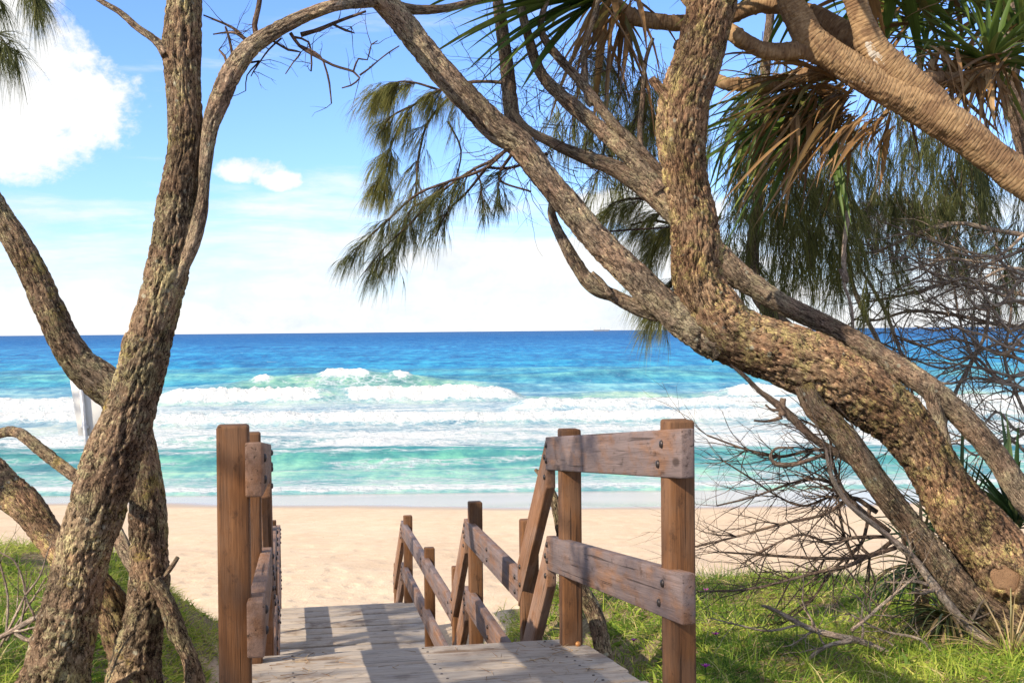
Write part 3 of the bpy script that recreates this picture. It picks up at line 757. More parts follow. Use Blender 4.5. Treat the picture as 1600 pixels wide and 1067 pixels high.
# ------------------------------------------------------------------ the ship on the horizon
sp = P(940, 516.5, 5200); sp[2] = 0
ship = thing('cargo_ship', 'tiny grey cargo ship far out on the horizon line', 'ship', sp)
def boxes(lst):
    m = MB()
    for (x0, x1, y0, y1, z0, z1) in lst:
        v = np.array([[x, y, z] for z in (z0, z1) for (x, y) in ((x0, y0), (x1, y0), (x1, y1), (x0, y1))]) + sp
        m.add(v, np.array([[3, 2, 1, 0], [4, 5, 6, 7], [0, 1, 5, 4], [1, 2, 6, 5], [2, 3, 7, 6], [3, 0, 4, 7]]))
    return m
hm = MB()
prof = [(-34, 0.5), (-30, -1), (28, -1), (36, 7), (30, 6), (-34, 6)]
hv = np.array([[x, y, z] for y in (-6, 6) for (x, z) in prof]) + sp
hm.add(hv, [np.array([[0, 1, 2, 3, 4, 5], [11, 10, 9, 8, 7, 6]]), np.array([[i, 6 + i, 6 + (i + 1) % 6, (i + 1) % 6] for i in range(6)])])
hm.build('hull', M['hull'], ship, False)
boxes([(-31, -20, -5, 5, 6.05, 16), (-29, -22, -4, 4, 16.05, 19)]).build('cabin', M['ship_white'], ship, False)
boxes([(-5, -4, -.5, .5, 6.05, 17)]).build('mast', M['hull'], ship, False); boxes([(10, 11, -.5, .5, 6.05, 15)]).build('mast', M['hull'], ship, False)

# ------------------------------------------------------------------ grass on the dune
def build_grass():
    mb = MB()
    N = 165000
    y = 4.3 + (14.5 - 4.3) * rng.random(N) ** 0.9
    az = rng.uniform(-0.52, 0.52, N); x = az * y + rng.normal(0, 0.1, N)
    d = veg_mask(x, y)
    cl = fbm(x * 2.1 + 7, y * 2.1, None, 3)
    keep = rng.random(N) < np.clip((d - 0.22) * 2.8, 0, 1) * sst(0.32, 0.52, cl + 0.12 * rng.random(N))
    x, y, cl = x[keep], y[keep], cl[keep]; n = len(x)
    u = x * UX[0] + y * UX[1]; v = x * VX[0] + y * VX[1]
    ok = ~((u > -0.30) & (u < 1.62) & (v < 15.6)); x, y, cl = x[ok], y[ok], cl[ok]; n = len(x)
    z = terrain(x, y)[0]
    L = rng.uniform(0.07, 0.21, n) * (0.55 + 0.9 * fbm(x * 0.8, y * 0.8 + 4, None, 2))
    dirs = np.column_stack([rng.normal(0, 0.75, n) + 0.15, rng.normal(0, 0.75, n), np.full(n, 1.0)])
    pn = 0.5 + 1.7 * (fbm(x * 0.9 + 11, y * 0.9, None, 4) - 0.5)
    val = np.clip(0.16 + 0.70 * (pn - 0.15) + rng.normal(0, 0.17, n), 0, 0.90)
    val = np.where(rng.random(n) < 0.09, rng.uniform(0.9, 1.0, n), val)
    strands(mb, np.column_stack([x, y, z - 0.01]), dirs, L, rng.uniform(0.005, 0.012, n), val, rng.uniform(0.3, 1.3), 3)
    # broad-leaved creeper between the blades
    k = rng.random(n) < 0.55 * sst(0.42, 0.58, fbm(x * 1.1 + 31, y * 1.1, None, 3))
    x2, y2 = x[k] + rng.normal(0, .03, k.sum()), y[k] + rng.normal(0, .03, k.sum()); m = len(x2)
    strands(mb, np.column_stack([x2, y2, terrain(x2, y2)[0]]), np.column_stack([rng.normal(0, 1, m), rng.normal(0, 1, m), rng.uniform(.3, 1.2, m)]),
            rng.uniform(0.04, 0.10, m), rng.uniform(0.020, 0.040, m), np.clip(rng.normal(0.34, 0.16, m), 0.05, 0.7), 0.5, 2)
    o = mb.build('grass', M['grass'], None, True); o['kind'] = 'stuff'
build_grass()

def flower(px, py, where):
    d = 6.0
    for _ in range(40):                     # walk along the sight line down to the bank
        p = P(px, py, d)
        if p[2] < terrain(np.array([p[0]]), np.array([p[1]]))[0][0] + 0.07: break
        d += 0.1
    p[2] = terrain(np.array([p[0]]), np.array([p[1]]))[0][0]
    t = thing('beach_flower', 'small purple flower ' + where, 'flower', p, 'purple flowers in the dune grass')
    m = MB(); c = p + np.array([0, 0, 0.10])
    tube(m, [p, p + np.array([0.005, 0, 0.06]), c], [0.003, 0.003, 0.003], 5); m.build('stem', M['grass'], t)
    m = MB(); n = 12; a = np.linspace(0, 6.28, n, endpoint=False)
    leaf_d = np.column_stack([np.cos(a), np.sin(a), np.full(n, 0.55)])
    strands(m, np.repeat(c[None], n, 0), leaf_d, 0.026, 0.012, 0.5, 0.1, 2)
    m.build('petals', M['petal'], t)

flower(990, 1012, 'in the grass between the two nearest right-hand posts')
flower(1103, 928, 'just right of the tall near post, highest of the flowers')
flower(1102, 1050, 'at the bottom edge right of the tall near post')
flower(1118, 1000, 'halfway up the slope right of the tall near post')

# ------------------------------------------------------------------ the timber stairway
st = thing('boardwalk_stairway', 'weathered grey timber boardwalk and stairs leading down to the sand', 'stairway', S(0.66, 6, -1.9))
sid = [0]
def board(u0, u1, v0, v1, h0, h1, th=0.045, name='deck_board', mat='deck', skew=0.0, dh=0.0):
    sid[0] += 1; m = MB()
    c = [S(u0, v0, h0 + dh), S(u1, v0 + skew, h0 + dh), S(u1, v1 + skew, h1 + dh), S(u0, v1, h1 + dh)]
    lumber(m, c, (0, 0, -th), UX, 0.008, sid[0])
    return m.build(name, M[mat], st)
def deckh(v): return -1.583 + 0.105 * (6.1 - v)
v = 6.08; i = 0
while v > 2.4:
    w = 0.235; gap = (0.013, 0.010, 0.017, 0.012)[i % 4]
    bd = board(-0.20, 1.452 + float(rng.uniform(-.012, .012)), v - w, v, deckh(v - w), deckh(v), 0.05, skew=0.0, dh=float(rng.uniform(-.003, .003)))
    if v > 4.2:
        for (nu, nv) in ((0.02, 0.06), (0.025, 0.18), (0.66, 0.055), (0.67, 0.175), (1.28, 0.06), (1.29, 0.18)):
            b = MB(); dome(b, S(nu, v - nv, deckh(v - nv) - 0.001), ZX, 0.0065, 0.004); b.build('nail', M['bolt'], bd)
    v -= w + gap; i += 1
# first flight, middle landing, second flight, lower landing, last flight
def flight(v0, h0, v1, h1, n):
    for k in range(1, n):
        hh = h0 + (h1 - h0) * k / n; va = v0 + (v1 - v0) * (k - 0.55) / (n - 0.1); run = (v1 - v0) / n + 0.03
        board(0.0, 1.30, va, va + run * 0.5 - 0.003, hh, hh, 0.045, 'stair_tread')
        board(0.0, 1.30, va + run * 0.5, va + run, hh, hh, 0.045, 'stair_tread')
    for uu in (-0.06, 1.305):
        m = MB(); sid[0] += 1
        c = [S(uu, v0, h0 - 0.06), S(uu, v1, h1 - 0.06), S(uu, v1, h1 - 0.32), S(uu, v0, h0 - 0.32)]
        lumber(m, c, UX * 0.055, norm(c[1] - c[0]), 0.004, sid[0]); m.build('stringer', M['post'], st)
def landing(v0, v1, h, lat=1.46):
    v = v1; i = 0
    while v > v0 + 0.05:
        w = min(0.238, v - v0); gap = (0.024, 0.018, 0.028, 0.020, 0.025)[i % 5] + (0.012 if i == 7 else 0)
        board(-0.10, lat, v - w, v, h, h, 0.05, 'deck_board', dh=float(rng.uniform(-.004, .004))); v -= w + gap; i += 1
flight(6.08, -1.583, 7.35, -2.56, 6)
landing(7.35, 9.2, -2.56)
flight(9.2, -2.56, 10.55, -3.15, 4)
landing(10.55, 14.15, -3.15)
flight(14.15, -3.15, 15.6, -4.0, 5)
for (v0, v1, hf) in ((2.4, 6.04, deckh), (7.4, 9.15, lambda v: -2.56), (10.6, 14.1, lambda v: -3.15)):
    for uu in (-0.03, 0.63, 1.25):
        m = MB(); sid[0] += 1
        c = [S(uu, v0, hf(v0) - 0.056), S(uu, v1, hf(v1) - 0.056), S(uu, v1, hf(v1) - 0.25), S(uu, v0, hf(v0) - 0.25)]
        lumber(m, c, UX * 0.075, VX, 0.004, sid[0]); m.build('bearer', M['post'], st)

# fallen needles on the boards and over the bank
mb = MB(); n = 320
uu = np.where(rng.random(n) < .5, rng.normal(-0.02, .12, n), rng.normal(1.3, .14, n)); uu = np.where(rng.random(n) < .3, rng.uniform(-.1, 1.4, n), uu); vv = rng.uniform(4.4, 6.05, n)
ok = (uu > -.19) & (uu < 1.40); uu = uu[ok]; vv = vv[ok]; n = len(uu); an = rng.uniform(0, 6.28, n)
strands(mb, UX * uu[:, None] + VX * vv[:, None] + np.column_stack([np.zeros(n), np.zeros(n), deckh(vv) + EYE + 0.006]), np.column_stack([np.cos(an), np.sin(an), np.full(n, .02)]), rng.uniform(.04, .11, n), 0.004, rng.uniform(0, 1.0, n), 0.0, 2)
n = 14000; y = rng.uniform(4.6, 12.5, n); x = rng.uniform(-.5, .5, n) * y
u1 = x * UX[0] + y * UX[1]; ok = ((u1 < -.3) | (u1 > 1.6)) & (veg_mask(x, y) > .2); x, y = x[ok], y[ok]; n = len(x); an = rng.uniform(0, 6.28, n)
strands(mb, np.column_stack([x, y, terrain(x, y)[0] + 0.02]), np.column_stack([np.cos(an), np.sin(an), rng.normal(.05, .12, n)]), rng.uniform(.06, .2, n), 0.004, rng.uniform(0, 1.0, n), 0.1, 2)
lit = mb.build('needle_litter', M['litter']); lit['kind'] = 'stuff'

def rail_piece(parent, u_in, du, v0, h0, v1, h1, ht, bolts=(), mitre=True, name='rail', mat='rail'):
    # a board on edge from (v0, h0) to (v1, h1) along its top
    mat = mat if du > 0 else 'brace'
    m = MB(); sid[0] += 1
    c = [S(u_in, v0, h0), S(u_in, v1, h1), S(u_in, v1, h1 - ht), S(u_in, v0, h0 - ht)]
    lumber(m, c, UX * du, norm(c[1] - c[0]), 0.007, sid[0])
    r = m.build(name, M[mat], parent)
    for (t, dz) in bolts:
        b = MB(); q = S(u_in, v0 + (v1 - v0) * t, h0 + (h1 - h0) * t - ht * dz)
        dome(b, q, UX * (-1 if du > 0 else 1), 0.015, 0.010)
        ob = b.build('bolt', M['bolt'], r); 
    return r
def post(parent, uc, vc, top, bot, w=0.100, lean=0.0):
    m = MB(); sid[0] += 1; a = w / 2
    c = [S(uc - a, vc - a, bot), S(uc + a, vc - a, bot), S(uc + a, vc + a, bot), S(uc - a, vc + a, bot)]
    lumber(m, c, np.array([lean, 0, top - bot]), ZX, 0.010, sid[0]); return m.build('post', M['post'], parent)

B4 = ((0.02, .25), (0.02, .75), (0.93, .28), (0.975, .72))
def handrail(side):
    if side > 0:
        hr = thing('handrail', 'right-hand timber handrail of brown posts and grey bolted rails stepping down to the beach', 'handrail', S(1.39, 6, -1.6))
        ui, du, uc = 1.330, 0.052, 1.388
        tops = (-0.325, -0.490)
    else:
        hr = thing('handrail', 'left-hand timber handrail seen almost end on beside the two crossing trunks', 'handrail', S(-0.15, 6, -1.6))
        ui, du, uc = -0.072, -0.054, -0.168
        tops = (-0.296, -0.47)
    # posts: two at the top, then a pair at each landing
    post(hr, uc, 4.20 if side > 0 else 4.04, tops[0], -2.35, 0.101 if side > 0 else 0.102)
    post(hr, uc, 5.90, tops[1], -2.55, 0.100)
    post(hr, uc, 6.95, -1.10, -3.2); post(hr, uc, 9.00, -1.275, -3.2)
    post(hr, uc, 9.95, -1.94, -3.8); post(hr, uc, 12.0, -2.14, -3.8); post(hr, uc, 14.15, -2.14, -4.3)
    post(hr, uc, 15.5, -2.95, -4.6)
    # upper pair of rails
    va = 3.99 if side > 0 else 3.88
    v0 = va; ve = 6.20
    rail_piece(hr, ui, du, ve, -0.555, v0, -0.340, 0.172, ((0.012, .25), (0.012, .72), (0.905, .30), (0.885, .72)))
    rail_piece(hr, ui, du, ve, -1.070, v0, -0.838, 0.178, ((0.012, .25), (0.012, .72), (0.905, .30), (0.885, .72)))
    # steep pieces beside the first flight
    rail_piece(hr, ui + 0.002 * side, du, ve + 0.002, -0.560, 7.02, -1.36, 0.262, ((0.03, .3), (0.03, .7), (0.9, .35), (0.9, .75)), mat='brace')
    rail_piece(hr, ui + 0.002 * side, du, ve + 0.002, -1.075, 7.02, -1.92, 0.262, ((0.03, .3), (0.03, .7), (0.9, .35), (0.9, .75)), mat='brace')
    # rails of the middle landing
    B = ((0.015, .25), (0.015, .75), (0.97, .25), (0.97, .75), (0.5, .3), (0.5, .7))
    rail_piece(hr, ui, du, 9.20, -1.430, 7.026, -1.415, 0.178, B); rail_piece(hr, ui, du, 9.20, -1.945, 7.026, -1.95, 0.178, B)
    rail_piece(hr, ui + 0.002 * side, du, 9.202, -1.435, 10.02, -2.19, 0.262, ((0.03, .3), (0.03, .7), (0.9, .35), (0.9, .75)), mat='brace')
    rail_piece(hr, ui + 0.002 * side, du, 9.202, -1.95, 10.02, -2.70, 0.262, ((0.03, .3), (0.03, .7), (0.9, .35), (0.9, .75)), mat='brace')
    # rails of the lower landing
    rail_piece(hr, ui, du, 14.42, -2.235, 10.026, -2.235, 0.178, B); rail_piece(hr, ui, du, 14.42, -2.73, 10.026, -2.74, 0.178, B)
    rail_piece(hr, ui + 0.002 * side, du, 14.422, -2.24, 15.56, -3.08, 0.262, ((0.03, .3), (0.03, .7), (0.9, .35), (0.9, .75)), mat='brace')
    rail_piece(hr, ui + 0.002 * side, du, 14.422, -2.74, 15.56, -3.58, 0.262, ((0.03, .3), (0.03, .7)), mat='brace')
    return hr
hr_r = handrail(1); hr_l = handrail(-1)
for c in hr_r.children:
    if c.name.startswith('post'):
        b = MB(); dome(b, S(1.40, 5.80, deckh(5.8) + 0.012), -VX + np.array([0, 0, .4]), 0.014, 0.012)
        b.build('bolt', M['brass'], hr_r); break

# ------------------------------------------------------------------ back of a beach sign
sg = thing('beach_sign', 'back of a white metal sign on a leaning grey pole behind the crossed trunks', 'sign', P(140, 830, 11.6))
D = 11.6
a, b = P(136, 705, D), P(147, 830, D); dn = norm(b - a); top = P(124, 578, D)
m = MB(); tube(m, [b + dn * 0.5, a, top], [0.022] * 3, 14); m.build('pole', M['galv'], sg)
m = MB(); cs = [P(105, 580, D), P(163, 590, D), P(170, 683, D), P(121, 681, D)]
off = np.array([0, 0.030, 0]); lumber(m, [c + off for c in cs], (0, 0.004, 0), dn, 0.001, 3.0); m.build('sign_panel', M['sign_back'], sg)
for py in (600, 668):
    m = MB(); q = P(124 + (py - 578) * 0.094, py, D); h = np.array([0.035, 0, 0]); e = dn * 0.014
    lumber(m, [q - h - e, q + h - e, q + h + e, q - h + e], (0, 0.028, 0), (1, 0, 0), 0.002, 1.0); m.build('clamp', M['galv'], sg)
# ------------------------------------------------------------------ trees on the left
def base_on_ground(px, py, d):
    p = P(px, py, d); p[2] = terrain(np.array([p[0]]), np.array([p[1]]))[0][0]; return p

DA = 6.2
ta = thing('she_oak_tree', 'tall rough-barked tree leaning right in front of the stairs, foremost of the crossed trunks', 'tree', base_on_ground(85, 1080, DA), 'she-oak trees framing the view')
m = MB()
traced(m, [(70, 1150, 150), (80, 1092, 118), (90, 1050, 98), (99, 1000, 91), (112, 950, 86), (123, 900, 83), (133, 850, 84), (151, 800, 84), (164, 750, 86), (179, 700, 84),
           (198, 650, 77), (214, 600, 72), (231, 540, 71), (235, 530, 67), (248, 480, 66), (260, 430, 67), (270, 380, 63), (276, 330, 62), (283, 280, 54), (290, 228, 53),
           (287, 150, 50), (284, 75, 57), (287, 0, 53), (292, -80, 50), (290, -180, 46), (300, -300, 40), (296, -430, 30), (310, -560, 18)], DA, 110, 0.011, 'oak', 1.0)
m.build('trunk', M['oak'], ta)
m = MB()
traced(m, [(262, 470, 14), (284, 420, 20), (302, 378, 24), (313, 335, 23), (318, 300, 18), (322, 250, 20), (329, 200, 25), (340, 165, 31), (358, 120, 31), (386, 80, 29), (411, 60, 25), (446, 40, 23),
           (481, 23, 20), (522, 9, 19), (560, 4, 18, 6.6), (600, 4, 19, 7.2), (640, 15, 16, 7.35), (690, 14, 13, 7.4), (740, 2, 10, 7.5), (800, -20, 6, 7.5)], 6.15, 56, 0.012, 'oak', 2.0, 0.8)
m.build('limb', M['limb'], ta)
m = MB(); traced(m, [(262, 84, 22), (250, 70, 15), (236, 58, 12), (214, 43, 11), (188, 20, 10), (150, -4, 8), (100, -50, 7)], 6.15, 18, 0.012, 'oak', 3.0, 0.7)
m.build('limb', M['limb'], ta)
m = MB(); traced(m, [(-60, 700, 13, 7.3), (0, 677, 15, 7.1), (30, 677, 18, 6.9), (64, 703, 20, 6.7), (95, 727, 18, 6.5), (128, 752, 18, 6.3)], 6.5, 24, 0.012, 'oak', 4.0, 0.9)
m.build('limb', M['oak'], ta)
# the dead twigs of the right fork against the sky
m = MB()
for rows in ([(402, 62, 9), (398, 40, 8), (404, 12, 8), (408, -20, 7)], [(386, 66, 5), (372, 50, 4.5), (352, 38, 3.5), (318, 24, 2.5)], [(386, 66, 4), (368, 52, 4), (345, 52, 2.5), (333, 54, 2)],
             [(365, 96, 5), (358, 60, 4), (352, 42, 3)], [(356, 106, 4), (351, 88, 4), (342, 78, 2.5)], [(392, 98, 3), (405, 96, 3), (386, 118, 2), (384, 142, 1.6)],
             [(454, 52, 6), (468, 72, 5), (488, 85, 4.5), (520, 102, 4), (552, 112, 3.5), (562, 122, 3), (548, 134, 2.5), (534, 138, 2)],
             [(470, 72, 4), (500, 88, 3), (512, 118, 3), (516, 142, 2.5), (518, 162, 2)], [(458, 58, 4), (482, 66, 3), (487, 100, 2.5), (486, 112, 2)],
             [(420, 60, 4), (450, 78, 3.5), (470, 82, 3), (458, 98, 2), (446, 116, 1.6)], [(552, 112, 3), (560, 92, 3), (574, 94, 2.5), (580, 70, 2), (590, 64, 1.6)],
             [(470, 55, 7), (500, 46, 6), (528, 34, 5), (556, 24, 4), (572, 18, 3)], [(520, 38, 4), (540, 48, 4), (554, 52, 3), (548, 42, 2)],
             [(562, 118, 3), (576, 108, 2.5), (590, 96, 2), (608, 82, 2), (624, 72, 1.5)], [(440, 60, 3), (420, 78, 2.5), (396, 112, 2), (392, 120, 1.5)]):
    pts = traced(m, [(a, b, w * 1.1) for a, b, w in rows], 6.2, 6, 0.03, 'twig', rng.uniform(0, 9))
    for _ in range(3):
        i = rng.integers(1, len(pts)); grow(m, pts[i], rng.normal(0, 1, 3) * np.array([1, .5, 1]), rng.uniform(.08, .25), 0.0022, 1, 0.4, kids=(1, 2))
m.build('twigs', M['dark_twig'], ta)

DB = 6.9
tb = thing('she_oak_tree', 'forked rough-barked tree leaning left behind, second of the crossed trunks', 'tree', base_on_ground(205, 1060, DB), 'she-oak trees framing the view')
m = MB()
traced(m, [(212, 1160, 100), (210, 1100, 96), (210, 1050, 80), (218, 1000, 68), (230, 950, 62), (235, 900, 60), (233, 850, 56), (231, 800, 55), (227, 750, 52), (220, 700, 50), (207, 655, 52),
           (186, 622, 56), (160, 598, 54), (130, 574, 50), (104, 538, 47), (78, 483, 45), (54, 430, 43), (27, 380, 40), (0, 335, 37), (-34, 280, 36), (-80, 200, 32), (-170, 80, 28), (-300, -60, 24), (-430, -240, 16)], DB, 84, 0.012, 'oak', 5.0)
m.build('trunk', M['oak'], tb)
m = MB(); traced(m, [(-70, 690, 60, 7.6), (0, 757, 56, 7.4), (40, 789, 50, 7.2), (74, 834, 44, 7.1), (110, 880, 48), (160, 930, 54), (184, 975, 60), (204, 1030, 66), (212, 1100, 70)], 6.95, 60, 0.012, 'oak', 6.0)
m.build('limb', M['oak_gold'], tb)
m = MB(); traced(m, [(240, 905, 22), (262, 945, 25), (276, 985, 28), (290, 1015, 24), (300, 1040, 26), (308, 1090, 34)], 6.75, 30, 0.012, 'oak', 7.0)
m.build('root', M['oak'], tb)
m = MB(); traced(m, [(170, 800, 17, 7.4), (182, 832, 22, 7.2), (194, 858, 22, 7.1), (210, 888, 20, 7.0), (228, 905, 16, 6.9)], 7.2, 22, 0.012, 'oak', 8.0)
traced(m, [(252, 906, 8), (266, 888, 8), (278, 870, 6)], 6.85, 10, 0.012, 'oak', 9.0)
m.build('stub', M['limb'], tb)

# foliage hanging into the upper left corner
def spray_crown(t, starts, d0, L, r, lvl, per, matl='needle', twigm='twig', needleL=(0.10, 0.22), grav=-0.5, droop=0.8, w=0.0034, kids=(3, 5), start=0.15, val=(0, 1)):
    mt = MB(); mn = MB()
    for (p, d) in starts:
        tips = []
        grow(mt, p, d, L * rng.uniform(0.8, 1.2), r, lvl, 0.22, grav, kids, tips, (0.4, 0.95))
        needle_spray(mn, tips, per, needleL, w, droop, start, val)
    mt.build('twigs', M[twigm], t)
    if mn.n: mn.build('foliage', M[matl], t)
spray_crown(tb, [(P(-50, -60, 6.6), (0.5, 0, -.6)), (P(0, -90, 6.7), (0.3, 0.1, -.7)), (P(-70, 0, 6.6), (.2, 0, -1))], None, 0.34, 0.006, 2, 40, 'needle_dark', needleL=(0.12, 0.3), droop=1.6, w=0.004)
spray_crown(tb, [(P(-300 - 26 * q, -60 - 36 * q, DB), rng.normal(0, 1, 3) * np.array([.8, 1, .6]) + np.array([-.6, .2, .5])) for q in range(1, 7)] , None, 1.25, 0.02, 3, 12, 'needle', needleL=(0.16, 0.3), grav=-0.1, droop=0.9, w=0.006, kids=(3, 4))
hi = [(P(308, -540, DA), rng.normal(0, 1, 3) + np.array([0, 0, .8])) for _ in range(6)]
hi += [(P(300, -460, DA), rng.normal(0, 1, 3) * np.array([1, 1, .2]) + np.array([0, 0, .9])) for _ in range(3)]
spray_crown(ta, hi, None, 1.15, 0.022, 3, 12, 'needle', needleL=(0.16, 0.3), grav=0.15, droop=0.9, w=0.006, kids=(3, 4))

# ------------------------------------------------------------------ the big leaning tree on the right
DC = 7.0
tc_ = thing('she_oak_tree', 'thick gnarled lichen-covered tree arching in from the right with forked trunk', 'tree', base_on_ground(1690, 1010, DC), 'she-oak trees framing the view')
m = MB()
traced(m, [(1760, 1080, 190), (1690, 1015, 165), (1620, 950, 138), (1570, 893, 118), (1538, 845, 104), (1506, 805, 94), (1474, 757, 80), (1446, 711, 78), (1407, 660, 82), (1368, 628, 88), (1325, 601, 92),
           (1283, 577, 96), (1250, 563, 96), (1220, 551, 94), (1187, 540, 92), (1156, 527, 92), (1128, 510, 96), (1110, 486, 92), (1097, 460, 82), (1089, 430, 76), (1087, 380, 74), (1081, 329, 68), (1072, 280, 66),
           (1066, 228, 72), (1067, 177, 76), (1075, 137, 76), (1089, 100, 72), (1102, 50, 70), (1115, 0, 70), (1128, -60, 66), (1140, -160, 58), (1150, -280, 46), (1140, -420, 34), (1150, -560, 20)], DC, 130, 0.0115, 'oak', 11.0)
traced(m, [(1050, 160, 22), (1034, 142, 17), (1022, 128, 14), (1018, 122, 11)], DC - 0.05, 18, 0.01, 'oak', 11.5)
m.build('trunk', M['oak_gold'], tc_)
m = MB()
traced(m, [(1130, 535, 66), (1098, 518, 58), (1063, 497, 50), (1023, 463, 46), (977, 418, 44), (932, 373, 43), (891, 324, 41), (856, 283, 39), (810, 225, 40), (775, 201, 42), (734, 157, 41), (684, 105, 39), (633, 40, 38), (590, -10, 38), (550, -60, 40), (480, -150, 34), (400, -260, 26)], DC - 0.02, 72, 0.0115, 'oak', 12.0)
m.build('limb', M['limb'], tc_)
m = MB()
traced(m, [(1030, 492, 22), (998, 482, 22), (962, 464, 22), (927, 447, 25), (901, 414, 22), (879, 375, 18), (865, 345, 14), (862, 324, 12), (870, 302, 9)], DC + 0.05, 30, 0.011, 'oak', 13.0, 0.8)
traced(m, [(955, 462, 10), (940, 440, 8), (925, 425, 5)], DC, 8, 0.012, 'twig', 1.0)
m.build('limb', M['limb'], tc_)
m = MB()
traced(m, [(1255, 600, 30), (1272, 634, 36), (1305, 666, 38), (1342, 713, 39), (1379, 766, 38), (1421, 819, 38), (1464, 872, 42), (1501, 922, 48), (1549, 962, 56), (1600, 996, 64), (1680, 1035, 76)], DC - 0.12, 56, 0.0115, 'oak', 14.0)
m.build('limb', M['oak'], tc_)
# the sawn branch scar low on the trunk
ctr = P(1570, 903, DC - 0.225); fw = norm(np.array([0, 0, EYE]) - ctr + np.array([-.8, 0, .2])); ax = norm(np.cross(fw, [0, 0, 1])); ay = np.cross(ax, fw)
n = 48; aa = np.linspace(0, 2 * np.pi, n, endpoint=False)
def dish(steps, gs):
    rings = []
    for (k, z, ro) in steps:
        rr = 0.070 * k * (1 + 0.14 * np.sin(2 * aa + 1) + 0.07 * np.sin(5 * aa) + ro * np.sin(9 * aa + k) + ro * np.sin(14 * aa + 2 * k))
        rings.append(ctr + np.outer(np.cos(aa) * rr, ax) + np.outer(np.sin(aa) * rr * 1.1, ay) + fw * z)
    V = np.vstack(rings); L = V - ctr; mm = MB(); q = len(steps)
    i = np.arange(q - 1)[:, None]; j = np.arange(n)[None]
    mm.add(V, np.stack([i * n + j, i * n + (j + 1) % n, (i + 1) * n + (j + 1) % n, (i + 1) * n + j], -1).reshape(-1, 4), np.column_stack([L @ ax * gs, L @ ay * gs, L @ fw * gs]), 0.8)
    return mm
dish(((2.3, -0.20, .06), (1.9, -0.10, .05), (1.6, -0.04, .05), (1.35, 0.0, .04), (1.18, 0.012, .02), (1.05, 0.006, .02), (1.0, -0.012, .01)), 1.0).build('branch_collar', M['oak_gold'], tc_)
m = dish(((1.03, -0.02, .01), (0.98, -0.008, .01), (0.85, -0.002, .0), (0.5, 0.002, .0), (0.25, 0.0, .0), (0.02, 0.0, .0)), 6.0)
m.build('branch_scar', M['cut'], tc_)
m = MB()
for rows, dd in (([(1140, 566, 6), (1168, 592, 7), (1188, 612, 8), (1225, 640, 13), (1273, 686, 13), (1326, 718, 12), (1362, 748, 12), (1400, 772, 11)], DC - .05), ([(1222, 650, 12), (1222, 634, 11), (1224, 622, 9)], DC - .05), ([(1222, 652, 6), (1200, 658, 4), (1178, 657, 3)], DC - .05),
                 ([(1225, 640, 6), (1206, 640, 4), (1196, 632, 3)], DC - .05), ([(1300, 705, 5), (1260, 720, 6), (1232, 726, 8), (1212, 724, 7), (1204, 712, 5), (1214, 700, 4), (1240, 700, 3)], DC - .1)):
    traced(m, rows, dd, 12, 0.012, 'oak', rng.uniform(0, 9), 0.8)
m.build('side_branches', M['twig'], tc_)
hi = [(P(1145, -500, DC), rng.normal(0, 1, 3) + np.array([-.5, -.3, .9])) for _ in range(4)] + [(P(400, -260, DC), rng.normal(0, 1, 3) + np.array([-.5, -.7, 1.2])) for _ in range(3)]
spray_crown(tc_, hi, None, 1.5, 0.022, 3, 12, 'needle', needleL=(0.16, 0.3), grav=-0.1, droop=0.9, w=0.006, kids=(3, 4))

# ------------------------------------------------------------------ second leaning tree behind it, with the drooping sprays
DE = 7.7
te = thing('she_oak_tree', 'slender pale-barked tree leaning behind the gnarled one with drooping needle sprays over the sea', 'tree', base_on_ground(1690, 860, DE + .2), 'she-oak trees framing the view')
m = MB()
traced(m, [(1740, 900, 60, 8.2), (1690, 868, 54, 8.0), (1640, 818, 46, 7.9), (1613, 792, 42), (1586, 757, 38), (1549, 702, 36), (1501, 649, 36), (1448, 603, 36), (1390, 566, 36), (1336, 532, 32), (1297, 511, 31), (1221, 474, 32), (1180, 448, 36), (1150, 428, 38), (1120, 398, 40), (1080, 358, 42),
           (1043, 320, 40), (998, 285, 34), (957, 262, 26), (906, 243, 20), (856, 220, 15), (822, 200, 12), (800, 170, 10)], DE, 48, 0.012, 'oak', 21.0, 0.8)
m.build('trunk', M['limb'], te)
for k, rows in enumerate(([(1030, 300, 30), (1018, 283, 28), (977, 238, 27), (932, 197, 24), (891, 162, 22), (846, 116, 18), (825, 56, 15), (812, 0, 12), (800, -60, 10)],
             [(1050, 305, 18), (1033, 273, 17), (998, 233, 17), (957, 192, 16), (922, 147, 15), (901, 121, 14), (861, 76, 14), (845, 40, 11), (858, -10, 9)],
             [(925, 165, 12), (917, 152, 10), (914, 110, 10), (913, 76, 9), (927, 30, 8), (940, -20, 7)], [(1008, 255, 10), (1003, 243, 9), (1000, 200, 8), (1004, 160, 8), (1008, 100, 7), (1020, 60, 6)],
             [(822, 240, 16), (808, 215, 22), (800, 180, 24), (793, 110, 22), (785, 50, 20), (775, -20, 16)], [(1200, 462, 22), (1170, 440, 20), (1155, 420, 14), (1140, 396, 10)],
             [(1478, 700, 18), (1468, 660, 20), (1455, 620, 22), (1450, 600, 22)])):
    m = MB(); traced(m, rows, DE + (0.15 if k == 4 else -0.03), 22, 0.014, 'oak', 22.0 + k, 0.8)
    m.build('limb', M['limb'], te)
m = MB(); tips = []
def sprig(rows, d, lit=0.5, seg=6):
    pts = traced(m, rows, d, seg, 0.03, 'twig', rng.uniform(0, 9))
    return pts
